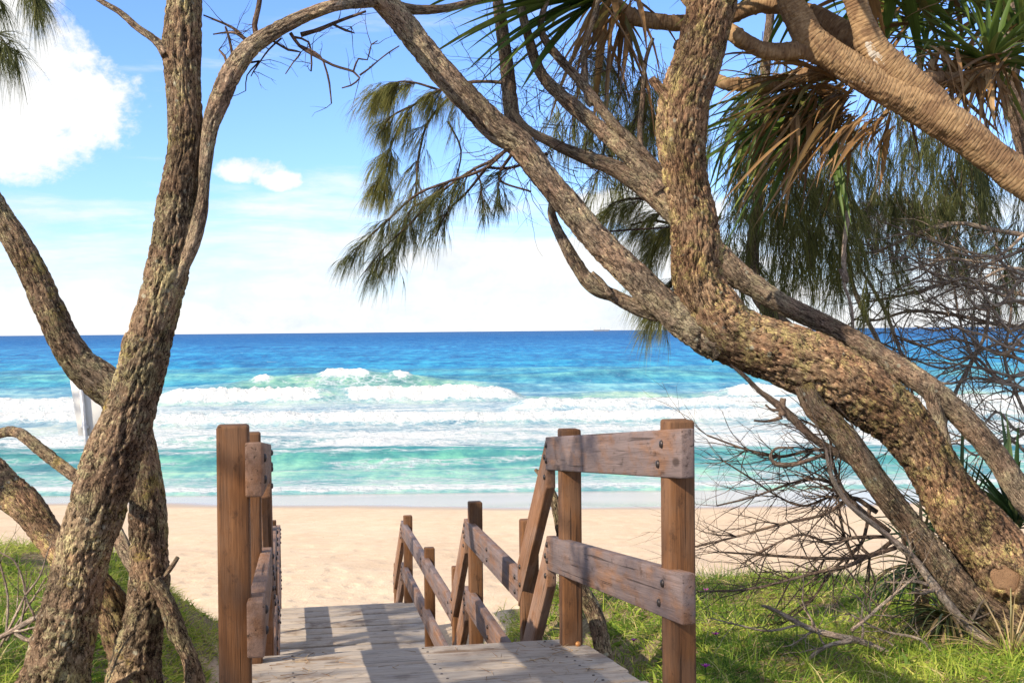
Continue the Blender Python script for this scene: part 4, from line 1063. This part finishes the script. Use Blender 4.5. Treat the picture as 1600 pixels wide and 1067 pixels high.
L1 = [[(806, 218, 6), (760, 262, 5), (704, 283, 4.5), (653, 303, 4), (610, 340, 3.2), (575, 372, 2.6), (552, 392, 2)],
      [(806, 222, 6), (770, 250, 5), (735, 268, 4.5), (690, 300, 4), (640, 350, 3), (600, 388, 2.4), (570, 425, 2)],
      [(760, 262, 5), (730, 300, 4), (700, 330, 3), (680, 370, 2.5)], [(700, 285, 4), (670, 310, 3.5), (640, 330, 3), (620, 380, 2.4), (590, 412, 2)],
      [(796, 130, 6), (740, 128, 5), (690, 140, 4.5), (645, 165, 4), (615, 180, 3), (590, 205, 2.2)], [(720, 134, 5), (670, 190, 4), (653, 250, 3.6), (651, 283, 3), (648, 320, 2.2)],
      [(690, 142, 4), (650, 130, 3.4), (625, 128, 3), (600, 138, 2.4), (585, 150, 2)], [(640, 165, 4), (610, 230, 3), (600, 270, 2.6), (580, 300, 2.2)], [(740, 262, 4), (752, 290, 3), (746, 318, 2)],
      [(800, 240, 6), (780, 280, 4), (830, 300, 3)], [(856, 240, 5), (800, 262, 5), (760, 262, 4)], [(700, 190, 4), (720, 235, 3), (710, 290, 2.4), (690, 370, 1.8)]]
mn = MB(); md = MB()
def hang(mb, pts, nsub, per, Ls, nl, w, droop, val, start=0.3):
    tl = []
    for _ in range(nsub):
        i = int(rng.uniform(start, 0.999) * (len(pts) - 1)); dv = norm(pts[min(i + 1, len(pts) - 1)] - pts[i - 1 if i else 0])
        grow(m, pts[i], dv * 1.0 + rng.normal(0, .5, 3) * np.array([1, 1, .6]) + np.array([-.15, 0, -.45]), rng.uniform(*Ls), 0.0015, 1, 0.14, -0.8, (3, 5), tl, (0.25, 0.6))
    needle_spray(mb, tl, per, nl, w, droop, 0.0, val, 0.20, 0.22)
for k, rows in enumerate(L1):
    pts = sprig(rows, DE + 0.3 + 0.04 * k)
    if k in (4, 6, 7): hang(mn, pts, 50, 11, (0.09, 0.25), (0.10, 0.20), 0.0024, 2.2, (0.3, 1.0), 0.3)  # lighter needles: sunlight on the upper sprays put into their colour
    elif k in (0, 1, 3): hang(md, pts, 34, 10, (0.10, 0.28), (0.10, 0.20), 0.0024, 1.6, (0.1, 1.0), 0.35)
    elif k in (5,): hang(mn, pts, 34, 9, (0.12, 0.36), (0.10, 0.22), 0.0024, 1.5, (0.2, 1.0), 0.15)
    else: hang(md, pts, 7, 14, (0.12, 0.26), (0.08, 0.14), 0.0028, 0.9, (0.1, 0.8), 0.55)
# finer dead twigs among the limbs
for _ in range(120):
    px, py = rng.uniform(760, 1010), rng.uniform(60, 280)
    grow(m, P(px, py, DE + rng.uniform(-.1, .4)), rng.normal(0, 1, 3) * np.array([1, .6, .8]), rng.uniform(.25, .75), 0.003, 1, 0.35, -0.1, (2, 4))
m.build('twigs', M['dark_twig'], te); m = MB()
# sprays hanging behind the fork
for rows in ([(1045, 330, 6), (1010, 312, 5), (975, 312, 4), (950, 322, 3)], [(1060, 352, 6), (1020, 345, 4), (985, 352, 3)], [(1060, 360, 5), (1030, 380, 4), (1015, 420, 3), (1012, 470, 2)], [(1055, 430, 5), (1035, 470, 4), (1012, 500, 3)],
             [(905, 90, 5), (930, 80, 4), (960, 110, 3), (985, 170, 2)], [(1000, 120, 5), (1010, 160, 4), (1005, 200, 3)]):
    pts = sprig(rows, DE + 0.8); hang(mn, pts, 34, 11, (0.12, 0.30), (0.12, 0.24), 0.0026, 1.6, (0.05, 0.95), 0.05)
for rows in ([(968, 400, 2.4), (930, 367, 3), (1045, 355, 3)],):
    sprig(rows, DE + .5)
m.build('twigs', M['dark_twig'], te)
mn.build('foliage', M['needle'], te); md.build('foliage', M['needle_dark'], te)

# ------------------------------------------------------------------ she-oaks behind on the right
def back_tree(label, rows, d, sprays, seed, mat='needle_dark', val=(0, 0.9), per=22, base=None):
    t = thing('she_oak_tree', label, 'tree', base_on_ground(*base), 'she-oak trees behind the pandanus')
    mm = MB(); traced(mm, rows, d, 20, 0.02, 'oak', seed, 0.9); mm.build('trunk', M['twig'], t)
    mt = MB(); mf = MB()
    for (x0, y0, x1, y1, n) in sprays:
        for _ in range(n):
            p = P(rng.uniform(x0, x1), rng.uniform(y0, y1), d + rng.uniform(-.5, 1.0)); tl = []
            grow(mt, p, np.array([rng.normal(0, .35), rng.normal(0, .3), -1.0]), rng.uniform(.30, .6), 0.003, 1, 0.16, -0.6, (3, 4), tl, (0.25, 0.6))
            needle_spray(mf, tl, per, (0.16, 0.34), 0.0045, 1.4, 0.0, val, 0.25)
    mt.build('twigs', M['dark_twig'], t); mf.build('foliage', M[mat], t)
    return t
back_tree('slim she-oak trunk with dull green curtain of needles behind the pandanus leaves',
          [(1620, 900, 40, 9.0), (1560, 840, 34, 9.0), (1480, 730, 28, 8.9), (1400, 640, 25, 8.8), (1300, 560, 24, 8.8), (1215, 500, 22, 8.9), (1180, 450, 22, 9.2), (1176, 385, 20, 9.4), (1186, 304, 18, 9.4), (1190, 200, 16, 9.4), (1200, 60, 14, 9.4), (1215, -80, 10, 9.4)], 9.2,
          [(1110, 130, 1230, 320, 40), (1180, 200, 1330, 330, 60), (1150, 20, 1300, 160, 20), (1210, 330, 1300, 370, 10), (1120, 330, 1190, 400, 14), (1200, 340, 1420, 390, 26), (850, 60, 1040, 170, 34), (940, 150, 1040, 240, 14)], 31.0, 'needle', (0.0, 0.75), 20, (1600, 880, 9.0))
back_tree('dense shaded she-oak hanging over the dead branches at the right edge',
          [(1700, 900, 60, 11.0), (1680, 700, 50, 11.0), (1640, 450, 40, 11.0), (1610, 250, 36, 10.8), (1575, 120, 34, 10.6), (1580, 40, 34, 10.6), (1600, -60, 28, 10.6)], 10.4,
          [(1270, 170, 1530, 290, 120), (1330, 100, 1620, 220, 40), (1480, 230, 1640, 300, 30), (1560, 290, 1640, 420, 12), (1300, 270, 1500, 350, 50), (1480, 340, 1640, 420, 18)], 37.0, 'needle_dark', (0, 0.9), 20, (1700, 880, 11.0))

# ------------------------------------------------------------------ pandanus
DP = 5.4; DSC = 1.36            # stands behind the gnarled tree
tp = thing('pandanus_tree', 'ring-scarred pandanus crossing the top right corner with a skirt of dead leaves', 'tree', base_on_ground(2140, 900, 5.6))
m = MB()
traced(m, [(2150, 1000, 120, 5.6), (2120, 800, 104, 5.6), (2000, 590, 92, 5.6), (1860, 455, 82), (1740, 368, 72), (1660, 318, 60), (1600, 281, 56), (1550, 243, 54), (1500, 205, 56), (1464, 182, 58), (1424, 158, 53), (1378, 136, 47), (1338, 114, 48), (1297, 86, 48), (1267, 62, 48), (1248, 30, 42), (1234, 0, 38), (1222, -60, 36), (1200, -140, 34)], DP, 72, 0.0045, 'ring', 1.0)
m.build('trunk', M['pan_bark'], tp)
for k, rows in enumerate(([(1480, 190, 50), (1450, 158, 52), (1424, 134, 52), (1383, 97, 48), (1360, 66, 42), (1345, 28, 36), (1333, -10, 34), (1320, -80, 32)],
             [(1375, 92, 34, 5.5), (1333, 60, 32, 5.55), (1297, 36, 29, 5.6), (1262, 20, 27, 5.65), (1190, 8, 26, 5.75), (1130, 28, 24, 5.8), (1063, 36, 23, 5.85), (1018, 32, 24, 5.85), (982, 24, 26, 5.85), (958, 8, 28, 5.85)],
             [(1310, 92, 34), (1280, 86, 32), (1257, 78, 30), (1230, 80, 29), (1196, 80, 28), (1165, 66, 27), (1145, 52, 26), (1110, 30, 25, 5.6), (1060, -20, 24, 5.7)],
             [(1345, 120, 28, 5.5), (1320, 112, 27, 5.55), (1292, 113, 26, 5.6), (1247, 120, 24, 5.65), (1196, 131, 23, 5.7), (1140, 131, 21, 5.75), (1120, 124, 20, 5.8), (1080, 100, 20, 5.9), (1062, 70, 20, 6.0)],
             [(1400, 140, 26, 5.55), (1424, 128, 25, 5.6), (1450, 124, 25, 5.7), (1484, 125, 25, 5.8), (1515, 122, 26, 5.85), (1542, 112, 30, 5.9)])):
    m = MB(); traced(m, rows, DP, 44, 0.0048, 'ring', 3.0 + k)
    m.build('limb', M['pan_bark'], tp)
def rosette(c, axis, n, L, w, spread, droop, val, name='leaf_crown', back=0.0, kinkp=0.0):
    mm = MB(); ax = norm(axis); a = norm(np.cross(ax, [0.2, 0.9, 0.4])); b = np.cross(ax, a)
    for i in range(n):
        t = i * 2.399963; e = rng.uniform(*spread)
        d = ax * math.cos(e) + (a * math.cos(t) + b * math.sin(t)) * math.sin(e)
        d = d + rng.normal(0, .12, 3)
        p = c - ax * rng.uniform(0, back) + d * 0.015
        leaf(mm, p, d, L * DSC * rng.uniform(.7, 1.1), w * DSC * rng.uniform(.75, 1.15), rng.uniform(*droop), rng.uniform(*val), n=9, twist=rng.uniform(-.9, .9), kink=rng.uniform(.4, .75) if rng.random() < kinkp else None)
    return mm.build(name, M['pan_leaf'], tp)
def leaves_to(c, targets, dl, w, val, droop=(0.2, 0.6), name='leaf_crown', sc=1.0):
    """leaves whose tips reach towards given places"""
    mm = MB()
    for (x, y, dd) in targets:
        q = P(x, y, dd); v = q - c; L = np.linalg.norm(v) * sc
        dr = rng.uniform(*droop)
        d = norm(v) + np.array([0, 0, dr * 0.5])
        leaf(mm, c + norm(v) * 0.03 + rng.normal(0, .02, 3), d, L * 1.05, w * DSC * rng.uniform(.8, 1.2), dr, rng.uniform(*val), twist=rng.uniform(-.8, .8), n=10)
    return mm.build(name, M['pan_leaf'], tp)
# green head at the top, its blades sweeping to the left
H1 = P(955, -8, 5.85)
leaves_to(H1, [(x, y, rng.uniform(5.3, 5.7)) for (x, y) in ((700, 20), (690, 42), (715, 62), (680, 86), (735, 108), (745, 128), (760, 150), (790, 118), (822, 140), (700, -10), (740, -30), (760, 10), (725, 36), (770, 80), (735, 75), (800, 60), (845, 95))], 0, 0.058, (0.05, 0.5), (0.25, 0.7))
leaves_to(H1, [(x, y, rng.uniform(5.6, 6.3)) for (x, y) in ((960, 42), (905, 120), (990, 120), (935, 190), (1005, 60), (870, 190), (1060, -20), (1035, 90), (930, 70), (890, 60))], 0, 0.04, (0.5, 1.0), (0.5, 1.2))
rosette(P(965, -40, 5.85), (-.3, 0, .9), 34, 0.95, 0.055, (0.4, 1.4), (0.4, 1.0), (0.05, 0.55))
# the brown skirt under the fork
def skirt(n, x0, x1, y0, y1, a0, a1, r0, r1, val, w, seedname='dead_leaf_skirt', dr=(0.1, 0.9), asp=1.25, dd=(5.45, 6.0)):
    mm = MB()
    for _ in range(n):
        px, py = rng.uniform(x0, x1), rng.uniform(y0, y1); d = rng.uniform(*dd)
        an = R(rng.uniform(a0, a1)); rr = rng.uniform(r0, r1)
        c = P(px, py, d); q = P(px + math.cos(an) * rr, py + math.sin(an) * rr * asp, d + rng.uniform(-.35, .25))
        v = q - c; k = rng.uniform(*dr)
        leaf(mm, c, norm(v) + np.array([0, 0, k * .45]), np.linalg.norm(v) * 1.05, w * DSC * rng.uniform(.5, 1.1), k, rng.uniform(*val), twist=rng.uniform(-1.6, 1.6), n=9, kink=rng.uniform(.35, .7) if rng.random() < .3 else None)
    return mm.build(seedname, M['pan_leaf'], tp)
H2 = P(1290, 150, 5.75)
skirt(100, 1225, 1335, 115, 190, 90, 175, 50, 155, (0.57, 0.92), 0.026, asp=1.05)
skirt(80, 1260, 1345, 130, 200, 105, 175, 40, 160, (0.56, 0.80), 0.028, asp=1.05, dd=(5.7, 6.1))
skirt(26, 1330, 1400, 170, 205, 100, 155, 40, 110, (0.58, 0.95), 0.026, dd=(5.35, 5.6))
skirt(60, 1160, 1290, 130, 200, 105, 170, 70, 170, (0.0, 0.56), 0.028, 'leaf_crown', asp=1.1, dd=(5.6, 6.1))
skirt(44, 1220, 1330, 90, 150, 150, 205, 60, 150, (0.5, 0.92), 0.024, dr=(.4, 1.3))
skirt(14, 1200, 1330, 140, 210, 105, 150, 100, 180, (0.8, 0.97), 0.020, dd=(5.3, 5.5))
leaves_to(H2 + np.array([-.05, 0, 0]), [(1100, 235, 5.6), (1105, 300, 5.6), (1125, 350, 5.6), (1140, 395, 5.6), (1165, 345, 5.5), (1190, 350, 5.5), (1320, 352, 5.4), (1090, 210, 5.7), (1110, 265, 5.6), (1098, 185, 5.7), (1225, 310, 5.5), (1325, 335, 5.4), (1150, 320, 5.6), (1120, 225, 5.6)], 0, 0.036, (0.0, 0.5), (0.1, 0.5))
# dark head at the upper right
H3 = P(1545, 105, 5.9)
rosette(H3 + np.array([0, 0, .02]), (.25, .2, .9), 34, 0.46, 0.036, (0.3, 1.5), (0.5, 1.3), (0.0, 0.62), kinkp=0.4)
leaves_to(H3, [(1400, 30, 6.1), (1420, 5, 6.1), (1390, 70, 6.2), (1440, 60, 6), (1600, 40, 5.8), (1640, 70, 5.9), (1500, -20, 6), (1460, 20, 6), (1620, 20, 6), (1580, -20, 6), (1370, 50, 6.2), (1640, 110, 6)], 0, 0.055, (0.0, 0.5), (0.2, 0.6))
leaves_to(H3, [(1555, 190, 5.7), (1570, 165, 5.8), (1500, 150, 5.8), (1480, 95, 5.8), (1430, 85, 5.9), (1535, 200, 5.7), (1590, 150, 5.8), (1465, 150, 5.8), (1520, 180, 5.7), (1400, 95, 6), (1565, 200, 5.8), (1450, 110, 5.9)], 0, 0.034, (0.62, 1.0), (0.2, 0.9), 'dead_leaf_skirt')
for (x, y, d) in ((1430, 35, 6.5), (1600, 70, 6.3), (1490, -10, 6.3), (1380, 0, 6.6), (1560, 20, 6.6)):
    rosette(P(x, y, d), (rng.normal(0, .3), -.1, .8), 30, 0.6, 0.034, (0.3, 1.8), (0.4, 1.3), (0.0, 0.8), kinkp=0.4)
skirt(110, 1400, 1590, 70, 130, 20, 170, 40, 120, (0.56, 1.0), 0.026, dd=(5.7, 6.2))
skirt(60, 1360, 1600, 0, 60, 100, 260, 60, 150, (0.0, 0.9), 0.03, 'leaf_crown', dd=(6.1, 6.6), dr=(.3, 1.2))
skirt(30, 930, 1000, -10, 30, 50, 140, 60, 170, (0.55, 1.0), 0.03, dd=(5.7, 6.0))
rosette(P(1330, -70, 5.4), (0, 0, 1), 34, 0.9, 0.055, (0.5, 1.7), (0.6, 1.2), (0.0, 0.9))
leaves_to(P(1400, -40, 5.9), [(x, y, 6.2) for x, y in ((1300, 60), (1380, 90), (1430, 110), (1460, 80), (1390, 40), (1340, 20), (1500, 40), (1480, 0), (1250, 20), (1420, 50))], 0, 0.06, (0.0, 0.7), (0.1, 0.6))
rosette(P(1205, -150, 5.4), (0, 0, 1), 34, 0.9, 0.055, (0.5, 1.7), (0.6, 1.2), (0.0, 0.9))

# hanging dead stem and dry runner below the skirt
m = MB()
traced(m, [(1325, 330, 8), (1318, 400, 7), (1322, 440, 8), (1312, 420, 5)], 5.9, 8, 0.02, 'twig', 2.0)
traced(m, [(1320, 395, 6), (1318, 440, 5), (1330, 480, 5), (1334, 540, 4), (1332, 570, 3)], 5.9, 7, 0.02, 'twig', 3.0)
hs = m.build('hanging_runner', M['grey_twig'], tp)

DSC = 1.0
# ------------------------------------------------------------------ bare thickets on the right
def thicket(label, base, seeds, d, mat, n_sub, Ls, lvl=1, r=0.004, wob=0.3, dv=None, grav=0.0, kids=(2, 4), name='bare_shrub'):
    t = thing(name, label, 'shrub', base_on_ground(*base), 'bare thickets under the trees')
    for s in seeds:
        mm = MB(); mt = mm
        pts = traced(mm, [(a, b, c * (0.72 if d > 9 else 0.9)) for a, b, c in s], d + rng.uniform(-.25, .25), 9, 0.03, 'twig', rng.uniform(0, 50))
        for _ in range(n_sub):
            i = rng.integers(max(1, len(pts) // 5), len(pts)); dirv = norm(pts[i] - pts[i - 1]) + rng.normal(0, .75, 3) * np.array([1, .8, 1])
            if dv is not None: dirv = dirv + dv
            w = s[min(int(i * len(s) / len(pts)), len(s) - 1)][2] * (0.6 if d > 9 else 0.85)
            grow(mt, pts[i], dirv, rng.uniform(*Ls), max(0.0016, w * 0.28 * d / F), lvl, wob, grav, kids)
        mm.build('branch', M[mat], t)
    return t
thicket('dark leafless branches reaching left over the sand below the big leaning trunk', (1500, 960, 7.3), [
    [(1400, 855, 9), (1360, 868, 8), (1320, 885, 7), (1280, 893, 6), (1235, 905, 5), (1170, 920, 4), (1092, 924, 3)],
    [(1370, 800, 9), (1331, 778, 8), (1289, 803, 6), (1219, 819, 5), (1150, 838, 4), (1087, 854, 3)],
    [(1345, 735, 8), (1310, 712, 7), (1273, 702, 6), (1219, 713, 5), (1166, 702, 4), (1105, 680, 3)],
    [(1395, 845, 8), (1358, 867, 7), (1289, 872, 6), (1198, 867, 4.5), (1124, 862, 3)],
    [(1390, 830, 9), (1350, 800, 8), (1320, 770, 7), (1300, 720, 6), (1295, 680, 5), (1262, 660, 4)],
    [(1350, 800, 7), (1310, 760, 6), (1275, 748, 5), (1235, 755, 4), (1180, 775, 3.5), (1120, 790, 3)],
    [(1390, 838, 7), (1330, 840, 6), (1300, 850, 5), (1255, 835, 4), (1210, 850, 3.5), (1160, 880, 2.6)],
    [(1360, 790, 7), (1345, 850, 6), (1300, 890, 5), (1270, 935, 4), (1230, 970, 3)],
    [(1330, 775, 6), (1300, 775, 5), (1255, 790, 4), (1215, 775, 3.4), (1170, 745, 3), (1130, 720, 2.4)],
    [(1340, 880, 6), (1320, 840, 5), (1310, 780, 4), (1312, 730, 3)], [(1420, 880, 7), (1400, 800, 6), (1370, 760, 5), (1345, 700, 4), (1330, 660, 3)]],
    7.2, 'twig', 20, (0.15, 0.55), 1, 0.003, 0.28, np.array([-.45, 0, .05]))
thicket('pale grey fallen branches lying in the grass at bottom right', (1500, 1010, 6.9), [
    [(1610, 1110, 22), (1586, 1058, 20), (1560, 1016, 20), (1512, 978, 17), (1464, 920, 15), (1427, 872, 13), (1379, 830, 10), (1326, 787, 9), (1300, 745, 8), (1290, 700, 5)],
    [(1600, 1090, 12), (1538, 1060, 11), (1421, 1032, 11), (1347, 1002, 11), (1273, 984, 10), (1209, 952, 7), (1190, 946, 4)],
    [(1330, 1000, 9), (1290, 1010, 7), (1250, 1040, 6), (1225, 1062, 5)],
    [(1330, 985, 7), (1360, 960, 6), (1395, 930, 5), (1430, 900, 4)],
    [(1250, 975, 5), (1200, 985, 4), (1150, 975, 3), (1110, 965, 2)], [(1470, 1040, 7), (1440, 1000, 5), (1380, 985, 4), (1330, 960, 3)]],
    6.7, 'grey_twig', 9, (0.12, 0.4), 1, 0.003, 0.3, np.array([-.2, 0, .1]))
thicket('tangle of bare grey branches against the sea at the right edge', (1640, 700, 10.2), [
    [(1640, 372, 12), (1600, 367, 11), (1550, 359, 10), (1495, 349, 9), (1434, 365, 8), (1373, 392, 6), (1330, 396, 4)],
    [(1640, 470, 10), (1600, 461, 9), (1555, 448, 8), (1510, 435, 8), (1460, 448, 7), (1404, 463, 6), (1348, 473, 4)],
    [(1640, 520, 10), (1600, 512, 9), (1550, 505, 9), (1490, 492, 8), (1424, 486, 7), (1370, 500, 5), (1330, 498, 4)],
    [(1545, 470, 8), (1540, 520, 8), (1515, 570, 8), (1490, 620, 9), (1470, 680, 10)], [(1316, 340, 9), (1325, 400, 9), (1333, 446, 10), (1350, 490, 10), (1373, 535, 11), (1400, 600, 12)],
    [(1345, 420, 6), (1380, 480, 8), (1400, 530, 8), (1420, 590, 9)], [(1640, 590, 10), (1590, 560, 8), (1540, 545, 7), (1490, 530, 6), (1440, 540, 5), (1390, 520, 4)],
    [(1640, 430, 9), (1590, 420, 7), (1530, 410, 6), (1480, 405, 5), (1430, 420, 4), (1380, 430, 3)],
    [(1640, 640, 9), (1600, 610, 8), (1560, 590, 7), (1520, 560, 6), (1500, 500, 5), (1490, 440, 4)], [(1620, 680, 9), (1590, 620, 8), (1570, 560, 7), (1580, 480, 6), (1560, 420, 5)],
    [(1500, 352, 6), (1470, 400, 5), (1440, 430, 4), (1400, 450, 3)], [(1600, 367, 7), (1560, 400, 6), (1520, 395, 5), (1470, 380, 4)],
    [(1640, 560, 8), (1600, 540, 7), (1550, 540, 6), (1480, 575, 5), (1420, 560, 4), (1380, 570, 3)]],
    10.0, 'grey_twig', 17, (0.3, 0.9), 1, 0.003, 0.24, np.array([-.25, 0, .05]), 0.0, (3, 5))

extra = []
for q in range(15):
    y0 = 380 + 23 * q; x1 = rng.uniform(1370, 1480); y1 = y0 + rng.uniform(-90, 60)
    extra.append([(1640 - (1640 - x1) * f, y0 + (y1 - y0) * f + rng.normal(0, 13), 9 - 6 * f) for f in np.linspace(0, 1, 7)])
thicket('fine pale bare branches woven in front of the sea behind the slender leaning trunk', (1640, 760, 9.2), extra, 9.1, 'grey_twig', 8, (0.2, 0.7), 1, 0.003, 0.24, np.array([-.3, 0, .05]), 0.0, (3, 5))

# dead shrub and driftwood at the left edge
thicket('spindly dead grey shrub at the left edge beside the leaning trunk', (40, 1000, 6.9), [
    [(-10, 1000, 8), (20, 985, 10), (55, 965, 10), (84, 955, 7)], [(0, 1010, 5), (25, 960, 5), (40, 930, 4), (62, 900, 3.4), (75, 860, 2.4)], [(10, 990, 5), (12, 930, 4), (0, 880, 3)],
    [(30, 985, 5), (40, 930, 4), (25, 880, 3), (-5, 860, 2.4)], [(20, 985, 8), (45, 1000, 8), (75, 990, 5)], [(60, 960, 4), (85, 920, 3.4), (92, 880, 2.6), (105, 850, 2)], [(10, 1000, 4), (55, 930, 3), (70, 905, 2.4)]],
    6.6, 'grey_twig', 5, (0.12, 0.35), 1, 0.002, 0.3, np.array([0, 0, .4]))

# little bent trunk behind the second right-hand post
tf = thing('sapling_tree', 'thin dark bent trunk rising behind the second post of the right-hand rail', 'tree', base_on_ground(948, 1040, 6.9))
m = MB()
traced(m, [(955, 1080, 30), (944, 1030, 28), (936, 985, 27), (925, 950, 26), (905, 915, 24), (888, 880, 22), (880, 840, 20), (872, 800, 17), (862, 770, 14), (848, 745, 10), (836, 733, 5)], 6.9, 36, 0.012, 'oak', 41.0)
m.build('trunk', M['oak'], tf)
m = MB()
grow(m, P(872, 800, 6.9), (0.2, 0.3, .6), 0.15, 0.006, 0, 0.2); m.build('limb', M['twig'], tf)

# strap-leaved plants
def strap_plant(label, px, py, d, n, L, w, val, axis=(0, 0, 1), spread=(0.1, 1.25), droop=(0.3, 1.3), gap=0.0):
    b = base_on_ground(px, py, d); t = thing('strap_leaf_plant', label, 'plant', b, 'strap-leaved plants by the leaning trunk')
    c = P(px, py, d); mm = MB(); tube(mm, [b - np.array([0, 0, .05]), (b + c) / 2, c], [0.05, 0.045, 0.04], 14, 0.01, 'ring', 2.0); mm.build('stem', M['pan_bark'], t)
    mm = MB(); ax = norm(axis); a = norm(np.cross(ax, [.3, .8, .1])); bb = np.cross(ax, a)
    for i in range(n):
        tt = i * 2.4; e = rng.uniform(*spread); dd = ax * math.cos(e) + (a * math.cos(tt) + bb * math.sin(tt)) * math.sin(e)
        leaf(mm, c + dd * .02, dd, L * rng.uniform(.6, 1.1), w * rng.uniform(.7, 1.1), rng.uniform(*droop), rng.uniform(*val), twist=rng.uniform(-.5, .5), n=9)
    mm.build('leaves', M['strap'], t)
strap_plant('dark green strap-leaved plant behind the trunk at the right edge', 1585, 830, 8.4, 60, 0.95, 0.045, (0, .7), (-.2, 0, 1))
strap_plant('upright strap-leaved plant rising between the two right trunks', 1500, 860, 8.6, 36, 0.9, 0.04, (0, .75), (-.1, 0, 1), (0.1, 1.0))
strap_plant('half dry strap-leaved plant drooping below the low limb', 1440, 890, 7.7, 50, 0.62, 0.028, (.2, 1), (-.3, 0, .7), (0.3, 1.7), (0.8, 2.2))
strap_plant('straw-coloured strap-leaved tangle under the low limb near the right edge', 1480, 965, 7.5, 90, 0.62, 0.022, (.5, 1), (-.3, -.1, .6), (0.3, 1.8), (0.8, 2.2))
strap_plant('straw-coloured strap-leaved plant at the bottom right corner', 1580, 1035, 6.6, 90, 0.5, 0.011, (.7, 1), (-.3, -.1, .7), (0.3, 1.7), (0.6, 1.8))

# ------------------------------------------------------------------ shade trees standing left of the path, out of the picture
def shade_tree(label, x, y, H, lean, seed, n, L, per):
    z = float(terrain(np.array([x]), np.array([y]))[0][0]); b = np.array([x, y, z])
    t = thing('she_oak_tree', label, 'tree', b, 'she-oak trees left of the path')
    mm = MB(); lean = np.array(lean)
    pts = [b - [0, 0, .2], b + lean * .25 + [0, 0, H * .3], b + lean * .6 + [0.1, 0, H * .65], b + lean + [0, 0, H]]
    tube(mm, pts, [0.17, 0.13, 0.10, 0.04], 40, 0.03, 'oak', seed); mm.build('trunk', M['oak'], t)
    st = []
    for _ in range(n):
        f = rng.uniform(.55, 1.0); st.append((b + lean * f + np.array([0, 0, H * f]), rng.normal(0, 1, 3) * np.array([1, 1, .45])))
    spray_crown(t, st, None, L, 0.028, 3, per, 'needle', needleL=(0.16, 0.30), grav=-0.15, droop=0.8, w=0.007, kids=(3, 4))
shade_tree('she-oak left of the path whose crown dapples the deck', -6.1, 0.6, 6.0, (0.4, 0.4, 0), 51.0, 15, 1.5, 13)
shade_tree('she-oak behind the camera on the left of the path', -7.6, -2.2, 7.4, (0.6, 0.6, 0), 52.0, 9, 1.7, 10)
shade_tree('she-oak farther left whose crown shades the crossed trunks', -8.6, 3.2, 6.6, (0.3, 0.2, 0), 53.0, 5, 1.4, 9)
shade_tree('she-oak on the dune edge left of the lower landing', -7.6, 8.2, 5.6, (0.2, 0.2, 0), 54.0, 13, 1.4, 12)
